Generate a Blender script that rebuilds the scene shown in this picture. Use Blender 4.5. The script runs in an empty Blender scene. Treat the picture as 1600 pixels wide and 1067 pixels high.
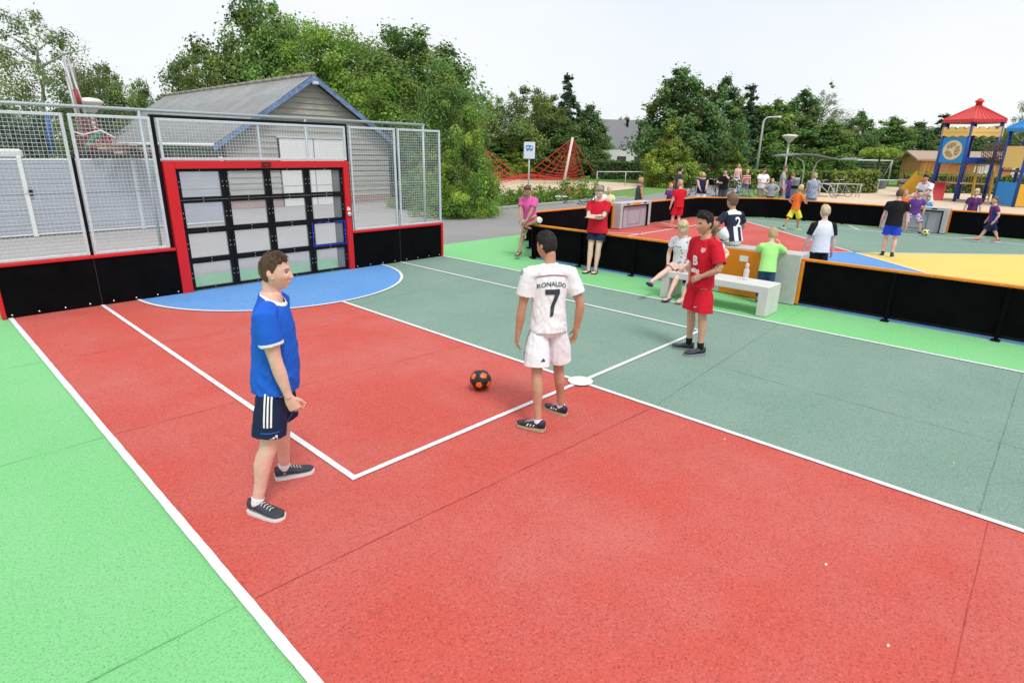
import bpy, bmesh, math, random
import numpy as np
from mathutils import Vector, Matrix, Euler, noise
from mathutils.bvhtree import BVHTree
random.seed(7); np.random.seed(7)
R = math.radians
scn = bpy.context.scene
C = scn.collection

# ------------------------------------------------------------------ camera
CAM_H, FPX, PITCH, ROLL, YAW = 2.4, 919.4, R(17.95), R(1.01), R(43.38)
fh = Vector((math.cos(YAW), math.sin(YAW), 0)); UPV = Vector((0, 0, 1))
FWD = fh * math.cos(PITCH) - UPV * math.sin(PITCH)
r0 = FWD.cross(UPV).normalized(); u0 = r0.cross(FWD)
RGT = r0 * math.cos(ROLL) + u0 * math.sin(ROLL); CUP = -r0 * math.sin(ROLL) + u0 * math.cos(ROLL)
cam_d = bpy.data.cameras.new('camera'); cam = bpy.data.objects.new('camera', cam_d); C.objects.link(cam)
cam_d.sensor_width = 36; cam_d.lens = FPX / 1600 * 36; cam_d.clip_start = .05; cam_d.clip_end = 2000
M = Matrix.Identity(4)
for i in range(3):
    M[i][0] = RGT[i]; M[i][1] = CUP[i]; M[i][2] = -FWD[i]
M[2][3] = CAM_H
cam.matrix_world = M
scn.camera = cam

# ------------------------------------------------------------------ sky, sun, exposure (bright overcast)
SUN_EL, SUN_AZ = R(58), R(250)          # azimuth: world heading the light comes from
w = bpy.data.worlds.new('World'); scn.world = w; w.use_nodes = True
nt = w.node_tree; nt.nodes.clear()
out = nt.nodes.new('ShaderNodeOutputWorld'); bg = nt.nodes.new('ShaderNodeBackground'); bg2 = nt.nodes.new('ShaderNodeBackground')
sky = nt.nodes.new('ShaderNodeTexSky'); sky.sky_type = 'NISHITA'; sky.sun_disc = False
sky.sun_elevation = SUN_EL; sky.sun_rotation = R(90) - SUN_AZ
bg.inputs['Strength'].default_value = .06
nt.links.new(sky.outputs[0], bg.inputs[0])
tc = nt.nodes.new('ShaderNodeTexCoord'); mp = nt.nodes.new('ShaderNodeMapping'); mp.inputs['Scale'].default_value = (1, 1, 2.4)
nz = nt.nodes.new('ShaderNodeTexNoise'); nz.inputs['Scale'].default_value = 1.6; nz.inputs['Detail'].default_value = 5; nz.inputs['Roughness'].default_value = .55
cr = nt.nodes.new('ShaderNodeValToRGB')
cr.color_ramp.elements[0].position = .3; cr.color_ramp.elements[0].color = (.83, .88, .94, 1)
cr.color_ramp.elements[1].position = .68; cr.color_ramp.elements[1].color = (.95, .965, .98, 1)
nt.links.new(tc.outputs['Generated'], mp.inputs[0]); nt.links.new(mp.outputs[0], nz.inputs['Vector']); nt.links.new(nz.outputs[0], cr.inputs[0])
nt.links.new(cr.outputs[0], bg2.inputs[0]); bg2.inputs['Strength'].default_value = .80
mx = nt.nodes.new('ShaderNodeMixShader'); mx.inputs[0].default_value = .9
nt.links.new(bg.outputs[0], mx.inputs[1]); nt.links.new(bg2.outputs[0], mx.inputs[2]); nt.links.new(mx.outputs[0], out.inputs[0])
sun_d = bpy.data.lights.new('sun', 'SUN'); sun_d.energy = 1.5; sun_d.angle = R(16); sun_d.color = (1, .97, .92)
sun = bpy.data.objects.new('sun', sun_d); C.objects.link(sun)
sd = Vector((math.cos(SUN_AZ) * math.cos(SUN_EL), math.sin(SUN_AZ) * math.cos(SUN_EL), math.sin(SUN_EL)))
sun.rotation_euler = (-sd).to_track_quat('-Z', 'Y').to_euler()
vs = scn.view_settings; vs.view_transform = 'Standard'; vs.look = 'None'; vs.exposure = .47; vs.gamma = 1; vs.use_curve_mapping = False

# ------------------------------------------------------------------ placement helpers (photograph -> ground)
def ray(px, py): return FWD + RGT * ((px - 800) / FPX) + CUP * ((533.5 - py) / FPX)
def G(px, py, z=0.0):
    d = ray(px, py); t = (z - CAM_H) / d.z; return Vector((d.x * t, d.y * t, z))
def along(px, depth):
    """ground point in picture column px (at the horizon) at a forward depth in metres"""
    d = ray(px, 240); d = Vector((d.x, d.y, 0)); k = depth / d.dot(fh); return Vector((d.x * k, d.y * k, 0))
def proj(p):
    d = Vector(p) - Vector((0, 0, CAM_H)); z = d.dot(FWD); return 800 + FPX * d.dot(RGT) / z, 533.5 - FPX * d.dot(CUP) / z
def zat(x, y, py):
    lo, hi = -1.0, 40.0
    for _ in range(40):
        m = (lo + hi) / 2
        if proj((x, y, m))[1] > py: lo = m
        else: hi = m
    return lo

# ------------------------------------------------------------------ materials
def srgb(r, g, b):
    f = lambda c: (c / 255) / 12.92 if c <= 10 else ((c / 255 + .055) / 1.055) ** 2.4
    return (f(r), f(g), f(b))
MATS = {}
def mat(name, col, rough=.6, var=.0, scale=8., bump=0., bscale=None, metal=0., spec=.4, attr=None, sss=0., detail=4, var2=0., scale2=.6, coat=0., stretch=None, trans=0., alpha=None, emit=None):
    if name in MATS: return MATS[name]
    m = bpy.data.materials.new(name); m.use_nodes = True; t = m.node_tree; b = t.nodes['Principled BSDF']; L = t.links
    b.inputs['Roughness'].default_value = rough; b.inputs['Metallic'].default_value = metal; b.inputs['Specular IOR Level'].default_value = spec
    b.inputs['Base Color'].default_value = (*col, 1); b.inputs['Coat Weight'].default_value = coat
    src = None
    co = t.nodes.new('ShaderNodeTexCoord'); vec = co.outputs['Object']
    if stretch:
        mpn = t.nodes.new('ShaderNodeMapping'); mpn.inputs['Scale'].default_value = stretch; L.new(vec, mpn.inputs[0]); vec = mpn.outputs[0]
    def nzn(sc, dt=detail):
        n = t.nodes.new('ShaderNodeTexNoise'); n.inputs['Scale'].default_value = sc; n.inputs['Detail'].default_value = dt; n.inputs['Roughness'].default_value = .6
        L.new(vec, n.inputs['Vector']); return n
    val = None
    for v, s in ((var, scale), (var2, scale2)):
        if v:
            n = nzn(s); mr = t.nodes.new('ShaderNodeMapRange'); mr.inputs['From Min'].default_value = .28; mr.inputs['From Max'].default_value = .72
            mr.inputs['To Min'].default_value = 1 - v; mr.inputs['To Max'].default_value = 1 + v; L.new(n.outputs[0], mr.inputs[0])
            if val is None: val = mr.outputs[0]
            else:
                mm = t.nodes.new('ShaderNodeMath'); mm.operation = 'MULTIPLY'; L.new(val, mm.inputs[0]); L.new(mr.outputs[0], mm.inputs[1]); val = mm.outputs[0]
    def mul(a, bb):
        mxn = t.nodes.new('ShaderNodeMix'); mxn.data_type = 'RGBA'; mxn.blend_type = 'MULTIPLY'; mxn.inputs[0].default_value = 1
        if isinstance(a, tuple): mxn.inputs[6].default_value = (*a, 1)
        else: L.new(a, mxn.inputs[6])
        L.new(bb, mxn.inputs[7]); return mxn.outputs[2]
    cur = tuple(col)
    if val is not None: cur = mul(cur, val)
    if attr:
        an = t.nodes.new('ShaderNodeAttribute'); an.attribute_name = attr; cur = mul(cur, an.outputs['Color'])
    if not isinstance(cur, tuple): L.new(cur, b.inputs['Base Color'])
    if bump:
        n = nzn(bscale or scale, 3); bn = t.nodes.new('ShaderNodeBump'); bn.inputs['Strength'].default_value = bump; bn.inputs['Distance'].default_value = .01
        L.new(n.outputs[0], bn.inputs['Height']); L.new(bn.outputs[0], b.inputs['Normal'])
    if sss:
        b.inputs['Subsurface Weight'].default_value = sss; b.inputs['Subsurface Radius'].default_value = (.012, .005, .003)
    if trans:
        tr = t.nodes.new('ShaderNodeBsdfTranslucent'); ms = t.nodes.new('ShaderNodeMixShader'); ms.inputs[0].default_value = trans
        if isinstance(cur, tuple): tr.inputs[0].default_value = (*cur, 1)
        else: L.new(cur, tr.inputs[0])
        o = t.nodes['Material Output']; L.new(b.outputs[0], ms.inputs[1]); L.new(tr.outputs[0], ms.inputs[2]); L.new(ms.outputs[0], o.inputs[0])
    if alpha is not None:
        tr = t.nodes.new('ShaderNodeBsdfTransparent'); ms = t.nodes.new('ShaderNodeMixShader'); ms.inputs[0].default_value = alpha
        o = t.nodes['Material Output']; L.new(tr.outputs[0], ms.inputs[1]); L.new(b.outputs[0], ms.inputs[2]); L.new(ms.outputs[0], o.inputs[0])
    if emit:
        b.inputs['Emission Color'].default_value = (*emit[0], 1); b.inputs['Emission Strength'].default_value = emit[1]
    MATS[name] = m
    return m

# ------------------------------------------------------------------ mesh helpers
def link(o, parent=None):
    C.objects.link(o)
    if parent is not None: o.parent = parent
    return o
def tag(o, label=None, cat=None, group=None, kind=None):
    if label: o['label'] = label
    if cat: o['category'] = cat
    if group: o['group'] = group
    if kind: o['kind'] = kind
    return o
def empty(name, loc=(0, 0, 0), rz=0., label=None, cat=None, group=None):
    o = bpy.data.objects.new(name, None); o.empty_display_size = .2; o.location = loc; o.rotation_euler = (0, 0, rz); link(o)
    return tag(o, label, cat, group)
def newmesh(name, v, f, mats, smooth=False, fm=None):
    me = bpy.data.meshes.new(name); me.from_pydata([tuple(p) for p in v], [], f)
    for m in (mats if isinstance(mats, (list, tuple)) else [mats]): me.materials.append(m)
    if fm is not None: me.polygons.foreach_set('material_index', fm)
    if smooth: me.polygons.foreach_set('use_smooth', [True] * len(me.polygons))
    me.update(); return me
class MB:
    def __init__(s): s.v = []; s.f = []; s.m = []; s.cm = 0
    def add(s, v, f):
        o = len(s.v); s.v += [tuple(p) for p in v]; s.f += [tuple(i + o for i in q) for q in f]; s.m += [s.cm] * len(f); return s
    def box(s, c, d, rz=0., rot=None):
        x, y, z = d[0] / 2, d[1] / 2, d[2] / 2
        vs_ = [Vector((i, j, k)) for i in (-x, x) for j in (-y, y) for k in (-z, z)]
        m = rot if rot is not None else Matrix.Rotation(rz, 3, 'Z')
        vs_ = [m @ p + Vector(c) for p in vs_]
        return s.add(vs_, [(0, 1, 3, 2), (4, 6, 7, 5), (0, 4, 5, 1), (2, 3, 7, 6), (0, 2, 6, 4), (1, 5, 7, 3)])
    def bbox(s, a, b):
        return s.box([(a[i] + b[i]) / 2 for i in range(3)], [abs(b[i] - a[i]) for i in range(3)])
    def bev(s, c, d, r=.01, rz=0.):
        """box with chamfered vertical and top edges"""
        x, y, z = d[0] / 2, d[1] / 2, d[2] / 2
        def ring(ix, iy, zz): return [Vector((sx * (ix if k else ix - r), sy * (iy - r if k else iy), zz)) for (sx, sy, k) in ((-1, -1, 1), (-1, -1, 0), (1, -1, 0), (1, -1, 1), (1, 1, 1), (1, 1, 0), (-1, 1, 0), (-1, 1, 1))]
        rs = [ring(x - r, y - r, -z), ring(x, y, -z + r), ring(x, y, z - r), ring(x - r, y - r, z)]
        m = Matrix.Rotation(rz, 3, 'Z'); v = [m @ p + Vector(c) for q in rs for p in q]; f = []
        for k in range(3):
            for i in range(8): f.append((k * 8 + i, k * 8 + (i + 1) % 8, k * 8 + 8 + (i + 1) % 8, k * 8 + 8 + i))
        f.append(tuple(range(7, -1, -1))); f.append(tuple(range(24, 32)))
        return s.add(v, f)
    def tube(s, pts, r, n=8, closed=False, cap=True):
        pts = [Vector(p) for p in pts]; k = len(pts); rs = r if isinstance(r, (list, tuple)) else [r] * k
        v = []; f = []; prev = None
        for i, p in enumerate(pts):
            if closed: d = pts[(i + 1) % k] - pts[i - 1]
            else: d = pts[min(i + 1, k - 1)] - pts[max(i - 1, 0)]
            d = d.normalized() if d.length > 1e-9 else Vector((0, 0, 1))
            a = prev if prev is not None else (Vector((0, 0, 1)) if abs(d.z) < .9 else Vector((1, 0, 0)))
            a = (a - d * a.dot(d)).normalized(); b = d.cross(a); prev = a
            v += [p + (a * math.cos(2 * math.pi * j / n) + b * math.sin(2 * math.pi * j / n)) * rs[i] for j in range(n)]
        for i in range(k if closed else k - 1):
            i2 = (i + 1) % k
            for j in range(n): f.append((i * n + j, i * n + (j + 1) % n, i2 * n + (j + 1) % n, i2 * n + j))
        if cap and not closed: f.append(tuple(range(n - 1, -1, -1))); f.append(tuple((k - 1) * n + j for j in range(n)))
        return s.add(v, f)
    def prism(s, poly, z0, z1):
        n = len(poly); v = [(p[0], p[1], z0) for p in poly] + [(p[0], p[1], z1) for p in poly]
        f = [tuple(range(n - 1, -1, -1)), tuple(range(n, 2 * n))] + [(i, (i + 1) % n, n + (i + 1) % n, n + i) for i in range(n)]
        return s.add(v, f)
    def slab(s, poly3, off):
        """extrude a planar polygon (3-D points) by vector off"""
        n = len(poly3); off = Vector(off); v = [Vector(p) for p in poly3] + [Vector(p) + off for p in poly3]
        f = [tuple(range(n - 1, -1, -1)), tuple(range(n, 2 * n))] + [(i, (i + 1) % n, n + (i + 1) % n, n + i) for i in range(n)]
        return s.add(v, f)
    def lathe(s, prof, c=(0, 0, 0), n=20):
        c = Vector(c); v = []; f = []
        for (r, z) in prof: v += [c + Vector((r * math.cos(2 * math.pi * j / n), r * math.sin(2 * math.pi * j / n), z)) for j in range(n)]
        for i in range(len(prof) - 1):
            for j in range(n): f.append((i * n + j, i * n + (j + 1) % n, (i + 1) * n + (j + 1) % n, (i + 1) * n + j))
        f.append(tuple(range(n - 1, -1, -1))); f.append(tuple((len(prof) - 1) * n + j for j in range(n)))
        return s.add(v, f)
    def sheet(s, poly, z):
        return s.add([(p[0], p[1], z) for p in poly], [tuple(range(len(poly)))])
    def build(s, name, mats, parent=None, smooth=False, kind=None):
        me = newmesh(name, s.v, s.f, mats, smooth, s.m if isinstance(mats, (list, tuple)) else None)
        o = bpy.data.objects.new(name, me); link(o, parent)
        if kind: o['kind'] = kind
        return o
def shade_auto(o, ang=40):
    me = o.data; me.polygons.foreach_set('use_smooth', [True] * len(me.polygons))
    bm = bmesh.new(); bm.from_mesh(me)
    for e in bm.edges: e.smooth = len(e.link_faces) == 2 and e.calc_face_angle(0) < R(ang)
    bm.to_mesh(me); bm.free(); return o
def copy_tree(o, parent=None):
    c = o.copy(); C.objects.link(c); c.parent = parent
    for ch in list(o.children): copy_tree(ch, c)
    return c
# ================================================================== SETTING
def struct(name, mb, m, parent=None, smooth=False):
    o = mb.build(name, m, parent, smooth)
    if parent is None: o['kind'] = 'structure'
    return o
def rubber(name, col, fleck=.45):
    """poured rubber granulate: dark and pale crumbs, worn paler patches"""
    m = bpy.data.materials.new(name); m.use_nodes = True; MATS[name] = m; t = m.node_tree; L = t.links; b = t.nodes['Principled BSDF']
    b.inputs['Roughness'].default_value = .85; b.inputs['Specular IOR Level'].default_value = .25
    co = t.nodes.new('ShaderNodeTexCoord')
    def nz_(sc, dt, lo, hi, a, bb):
        n = t.nodes.new('ShaderNodeTexNoise'); n.inputs['Scale'].default_value = sc; n.inputs['Detail'].default_value = dt; n.inputs['Roughness'].default_value = .65; L.new(co.outputs['Object'], n.inputs['Vector'])
        r = t.nodes.new('ShaderNodeMapRange'); r.inputs['From Min'].default_value = lo; r.inputs['From Max'].default_value = hi; r.inputs['To Min'].default_value = a; r.inputs['To Max'].default_value = bb; L.new(n.outputs[0], r.inputs[0]); return n, r.outputs[0]
    def mixc(fac, a, bcol):
        q = t.nodes.new('ShaderNodeMix'); q.data_type = 'RGBA'; L.new(fac, q.inputs[0])
        if isinstance(a, tuple): q.inputs[6].default_value = (*a, 1)
        else: L.new(a, q.inputs[6])
        q.inputs[7].default_value = (*bcol, 1); return q.outputs[2]
    _, patch = nz_(.8, 5, .40, .68, 0, .42); _, fade = nz_(.25, 3, .42, .65, 0, .22); _, scuff = nz_(5.5, 6, .58, .74, 0, .28)
    n1, dk = nz_(72, 2, .52, .68, 0, fleck * 1.15); _, dk2 = nz_(34, 3, .55, .72, 0, fleck * .6); _, lt = nz_(52, 2, .32, .46, .42, 0)
    pale = tuple(min(.85, c * .78 + .14) for c in col); dark = tuple(c * .30 for c in col); lite = tuple(min(.85, c * .9 + .12) for c in col)
    cur = mixc(patch, tuple(col), pale); cur = mixc(fade, cur, tuple(c * .72 for c in col)); cur = mixc(scuff, cur, tuple(c * .62 for c in col)); cur = mixc(lt, cur, lite); cur = mixc(dk, cur, dark); cur = mixc(dk2, cur, tuple(c * .5 for c in col))
    L.new(cur, b.inputs['Base Color'])
    bn = t.nodes.new('ShaderNodeBump'); bn.inputs['Strength'].default_value = .7; bn.inputs['Distance'].default_value = .008; bn.invert = True; L.new(n1.outputs[0], bn.inputs['Height']); L.new(bn.outputs[0], b.inputs['Normal'])
    return m
m_red = rubber('red_rubber', (.585, .095, .072)); m_lgreen = rubber('light_green_rubber', (.215, .60, .235)); m_gg = rubber('grey_green_rubber', (.205, .325, .262))
m_blue = rubber('blue_rubber', (.12, .33, .72)); m_yellow = rubber('yellow_rubber', (.82, .62, .15)); m_line = rubber('white_line_rubber', (.80, .81, .84), .22)
m_asph = mat('asphalt', (.27, .265, .265), rough=.9, var=.16, scale=60, var2=.08, scale2=.4, bump=.4, bscale=90)
m_grass = mat('grass', (.14, .27, .06), rough=.9, var=.3, scale=6, var2=.2, scale2=.3, bump=.6, bscale=30)
m_sand = mat('sand', (.66, .52, .38), rough=.95, var=.1, scale=5, var2=.08, scale2=.5, bump=.4, bscale=12)
m_pave = mat('paving', (.36, .34, .33), rough=.9, var=.12, scale=14, var2=.1, scale2=.5, bump=.2, bscale=40)
m_kerb = mat('kerb_concrete', (.42, .41, .40), rough=.9, var=.12, scale=20)

struct('ground', MB().sheet([(-300, -300), (420, -300), (420, 420), (-300, 420)], -.03), m_grass)
struct('paved_yard', MB().sheet([(-40, 12.1), (13.2, 12.1), (15.5, 17.3), (19.5, 26), (-40, 26)], -.012), m_pave)
struct('asphalt_road', MB().sheet([(9.3, 12.1), (25.2, 11.6), (25.2, -30), (31, -30), (31.5, 8), (33, 15.5), (44, 18.5), (62, 24), (110, 40), (110, 45), (60, 28), (40, 20.8), (28, 18.6), (19, 18.1), (13.2, 17.4), (9.3, 14)], -.008), m_asph)
struct('sand_pit', MB().sheet([(23.5, 23.8), (30, 22.3), (36, 23.2), (44, 25.5), (43, 31), (34, 42), (22, 40), (19, 28)], -.008), m_sand)
struct('playground_sand', MB().sheet([(31, -25), (70, -25), (66, 6), (60, 12.4), (46, 14), (36, 12.8), (31.5, 10)], -.004), m_sand)
# kerb along the asphalt beside the young shrubs
kb = MB()
for i in range(14):
    x = 18.6 + i * .75; kb.bev((x, 18.42 + .012 * i, .03), (.735, .12, .12), .012)
struct('kerb', kb, m_kerb)

# ball court
court = struct('sports_court', MB().sheet([(-16, -14), (14.2, -14), (14.2, 11.7), (13.6, 12.1), (-16, 12.1)], 0), m_lgreen)
XL, XC, XR, YW, YE = .935, 4.88, 8.915, 10.72, 3.57
struct('red_field', MB().sheet([(XL, -14), (XC, -14), (XC, YW + .1), (XL, YW + .1)], .004), m_red, court)
struct('grey_green_field', MB().sheet([(XC, -14), (XR, -14), (XR, YW + .1), (XC, YW + .1)], .004), m_gg, court)
RA = 2.33
arc = [(XC + RA * math.cos(a), YW + .05 + RA * math.sin(a)) for a in np.linspace(math.pi, 2 * math.pi, 65)]
struct('goal_area', MB().sheet(arc, .008), m_blue, court)
def ragged(x0, y0, x1, y1, w, z):
    """painted strip with slightly uneven edges"""
    a, b = Vector((x0, y0)), Vector((x1, y1)); d = b - a; n = Vector((-d.y, d.x)).normalized() * w / 2; k = max(2, int(d.length / .09)); v = []
    for i in range(k + 1):
        c = a + d * (i / k); v += [(c.x - n.x * random.uniform(.93, 1.05), c.y - n.y * random.uniform(.93, 1.05), z), (c.x + n.x * random.uniform(.93, 1.05), c.y + n.y * random.uniform(.93, 1.05), z)]
    return MB().add(v, [(2 * i, 2 * i + 2, 2 * i + 3, 2 * i + 1) for i in range(k)])
def line(x0, y0, x1, y1, w=.052): struct('court_line', ragged(x0, y0, x1, y1, w, .0125), m_line, court)
line(XL, -14, XL, YW + .04, .056); line(XR, -14, XR, YW + .04); line(2.05, YE - .026, 2.05, YW + .04); line(7.69, YE - .026, 7.69, YW + .04)
line(2.076, YE, 4.84, YE); line(4.92, YE, 7.664, YE)
line(XC, -14, XC, YW - RA + .03)
am = MB()
for i in range(64):
    a0, a1 = math.pi + math.pi * i / 64, math.pi + math.pi * (i + 1) / 64
    p = lambda a, r: (XC + r * math.cos(a), YW + .05 + r * math.sin(a))
    am.sheet([p(a0, RA - .027), p(a0, RA + .027), p(a1, RA + .027), p(a1, RA - .027)], .0165)
struct('court_arc', am, m_line, court)
struct('centre_spot', MB().sheet([(XC + .136 * math.cos(a), YE + .136 * math.sin(a)) for a in np.linspace(0, 2 * math.pi, 33)[:-1]], .0205), m_line, court)
# joints between the poured bays: a shallow two-lipped groove
SEAM = {'r': mat('seam_red', (.40, .062, .05), rough=.95, var=.4, scale=7), 'g': mat('seam_green', (.16, .46, .18), rough=.95, var=.4, scale=7), 't': mat('seam_teal', (.135, .21, .17), rough=.95, var=.4, scale=7)}
def seam(pts, w=.009):
    xm = (pts[0][0] + pts[-1][0]) / 2; m_seam = SEAM['g' if xm < XL or xm > XR else ('r' if xm < XC else 't')]
    sb = MB()
    for (x0, y0), (x1, y1) in zip(pts[:-1], pts[1:]):
        n_ = max(2, int(math.hypot(x1 - x0, y1 - y0) / .25)); d = Vector((x1 - x0, y1 - y0)); nn = Vector((-d.y, d.x)).normalized()
        pp = [Vector((x0, y0)) + d * (i / n_) + nn * random.uniform(-.004, .004) for i in range(n_ + 1)]
        for a, b in zip(pp[:-1], pp[1:]):
            wa = w * random.uniform(.15, .5)
            sb.sheet([a - nn * wa, b - nn * wa, b + nn * wa, a + nn * wa], .0065)
    struct('joint', sb, m_seam, court)
seam([(-16, 2.98), (.88, 2.87)], .010); seam([(.98, 2.86), (4.84, 2.66)], .013); seam([(4.92, 2.66), (8.87, 2.92)], .010); seam([(8.96, 2.92), (10.3, 2.95)], .007)
seam([(-16, 8.3), (.89, 8.27)], .007); seam([(.98, 8.27), (3.66, 7.9), (4.84, 7.85)], .008); seam([(4.92, 8.05), (7.64, 8.4), (8.87, 8.5)], .006)
seam([(-16, 5.6), (.89, 5.65)], .006); seam([(.98, 5.65), (2, 5.6), (4.84, 5.4)], .006)
seam([(6.45, 2.76), (6.42, .1), (6.44, -4)], .006); seam([(4.92, .06), (8.87, .1)], .007); seam([(.98, -.1), (4.84, 0)], .008)
# bits of leaf litter and stone chips on the rubber
m_lit = mat('litter', (.75, .68, .52), rough=.9, var=.3, scale=40)
for (px, py) in ((1290, 883), (1490, 725), (1387, 1010), (1132, 687), (1455, 580)):
    g = G(px, py); lb = MB(); a = random.uniform(0, 6)
    q = [(.012 * math.cos(a + k * 1.05) * random.uniform(.6, 1.3), .007 * math.sin(a + k * 1.05) * random.uniform(.6, 1.3)) for k in range(6)]
    lb.prism([(g.x + u, g.y + v) for u, v in q], .006, .010)
    struct('leaf_litter', lb, m_lit, court)

# second court: four coloured triangles inside an octagonal board ring
PX, PY, PH = 17.39, 4.12, 7.03
CH = 2.05
CH = 2.05
pc = struct('panel_court_floor', MB().sheet([(PX - PH - .035, PY - PH + CH), (PX - PH + CH, PY - PH - .035), (PX + PH - CH, PY - PH - .035), (PX + PH + .035, PY - PH + CH), (PX + PH + .035, PY + PH - CH), (PX + PH - CH, PY + PH + .035), (PX - PH + CH, PY + PH + .035), (PX - PH - .035, PY + PH - CH)], .003), m_blue)
oct_ = [(PX - PH, PY - PH + CH), (PX - PH + CH, PY - PH), (PX + PH - CH, PY - PH), (PX + PH, PY - PH + CH), (PX + PH, PY + PH - CH), (PX + PH - CH, PY + PH), (PX - PH + CH, PY + PH), (PX - PH, PY + PH - CH)]
hc = lambda i, j: ((oct_[i][0] + oct_[j][0]) / 2, (oct_[i][1] + oct_[j][1]) / 2)
cen = (PX, PY)
struct('red_triangle', MB().sheet([cen, hc(4, 5), oct_[5], oct_[6], hc(6, 7)], .007), m_red, pc)
struct('green_triangle', MB().sheet([cen, hc(2, 3), oct_[3], oct_[4], hc(4, 5)], .007), m_gg, pc)
struct('yellow_triangle', MB().sheet([cen, hc(0, 1), oct_[1], oct_[2], hc(2, 3)], .007), m_yellow, pc)
def pline(x0, y0, x1, y1, w=.06):
    d = Vector((x1 - x0, y1 - y0)); n = Vector((-d.y, d.x)).normalized() * w / 2
    struct('court_line', MB().sheet([(x0 - n.x, y0 - n.y), (x1 - n.x, y1 - n.y), (x1 + n.x, y1 + n.y), (x0 + n.x, y0 + n.y)], .0115), m_line, pc)
e = .06
for k, (i, j) in enumerate(((4, 5), (2, 3), (0, 1), (6, 7))):
    q = Vector(hc(i, j)); c_ = Vector(cen); d = (q - c_).normalized()
    pline(c_.x + d.x * e, c_.y + d.y * e, q.x - d.x * .02, q.y - d.y * .02)
ins = 1.35
pline(PX + PH - ins, PY - 5, PX + PH - ins, PY + 5.4); pline(PX - 5, PY + PH - ins, PX + 5.4, PY + PH - ins); pline(PX - 5, PY - PH + ins, PX + 5, PY - PH + ins)
pline(PX + PH - ins - .1, PY + 1.3, PX + PH - .1, PY + 2.0); pline(PX + PH - ins - .1, PY - 1.3, PX + PH - .1, PY - 2.0); pline(PX - 1.3, PY + PH - ins - .1, PX - 2.0, PY + PH - .1); pline(PX + 1.3, PY + PH - ins - .1, PX + 2.0, PY + PH - .1)
# ================================================================== BALL WALL
m_black = mat('black_board', (.0035, .0035, .0045), rough=.7, var=.4, scale=3, spec=.05)
m_redp = mat('red_powder_coat', (.62, .012, .02), rough=.4, var=.05, scale=6, spec=.4)
m_galv = mat('galvanised_steel', (.62, .66, .72), rough=.5, metal=.35, var=.12, scale=25)
m_bolt = mat('bolt_steel', (.75, .76, .78), rough=.3, metal=.7)
m_bframe = mat('black_frame', (.007, .007, .009), rough=.5, var=.2, scale=10, spec=.15)
def glassmat(name, a, col=(.60, .63, .66), rough=.12):
    return mat(name, col, rough=rough, alpha=a, spec=.5, var=.1, scale=3)
m_pane = glassmat('clear_polycarbonate', .17)
wall = empty('ball_wall', (XC, YW, 0), 0, 'red and black football wall with sixteen-pane goal and wire mesh panels', 'ball wall')
def WP(mb, name, m, parent=wall, smooth=False):
    mb.v = [(x - XC, y - YW, z) for x, y, z in mb.v] if parent is wall else mb.v
    return mb.build(name, m, parent, smooth)
GX0, GX1, GZ = 3.22, 6.54, 2.15          # goal outer
WX0, WX1, BZ, MZ = .84, 8.92, .735, 2.80
yf = YW                                   # front face of the wall
# low boards
for (a, b) in ((WX0 + .06, GX0 - .01), (GX1 + .01, WX1 - .05)):
    WP(MB().bbox((a, yf + .004, .012), (b, yf + .05, BZ)), 'low_board', m_black)
    WP(MB().bev(((a + b) / 2, yf + .022, BZ + .0225), (b - a, .09, .045), .008), 'board_cap', m_redp)
    n_ = 8; bm_ = MB()
    for i in range(n_):
        x = a + .06 + (b - a - .12) * i / (n_ - 1); bm_.lathe([(.011, 0), (.011, .004), (.006, .007)], (0, 0, 0), 8)
        bm_.v[-24:] = [(x + p[0], yf + .003 - p[2], .05 + p[1]) for p in bm_.v[-24:]]
    WP(bm_, 'bolt_row', m_bolt)['kind'] = 'stuff'
    WP(MB().bbox(((a + b) / 2 - .004, yf - .001, .015), ((a + b) / 2 + .004, yf + .003, BZ - .003)), 'board_joint', mat('joint_grey', (.03, .03, .03), rough=.8))
for x in (WX0 + .028, WX1 - .02):
    WP(MB().bev((x, yf + .03, (BZ + .05) / 2), (.055, .1, BZ + .05), .008), 'end_cap', m_redp)
# red goal frame (mitred uprights and beam)
T = .165
WP(MB().bev((GX0 + T / 2, yf + .05, GZ / 2), (T, .14, GZ), .006), 'goal_post', m_redp)
WP(MB().bev((GX1 - .12 / 2, yf + .05, GZ / 2), (.12, .14, GZ), .006), 'goal_post', m_redp)
gb = WP(MB().bev(((GX0 + T + GX1 - .12) / 2, yf + .052, GZ - .06), (GX1 - GX0 - T - .12, .136, .12), .006), 'goal_beam', m_redp)
# black tall posts and top beam round the goal
for x in (GX0 - .035, GX1 + .035):
    WP(MB().bev((x, yf + .105, MZ / 2), (.06, .08, MZ), .006), 'tall_post', m_bframe)
WP(MB().bev(((GX0 + GX1) / 2, yf + .105, MZ + .02), (GX1 - GX0 + .13, .08, .045), .006), 'top_beam', m_bframe)
for x in (2.065, 7.74):
    WP(MB().bev((x, yf + .105, 1.1), (.05, .06, 2.2), .006), 'rear_post', m_bframe)
for x in (WX0 + .02, WX1 + .015):
    WP(MB().bev((x, yf + .105, 1.4), (.035, .06, 2.8), .006), 'rear_post', m_bframe)
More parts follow.
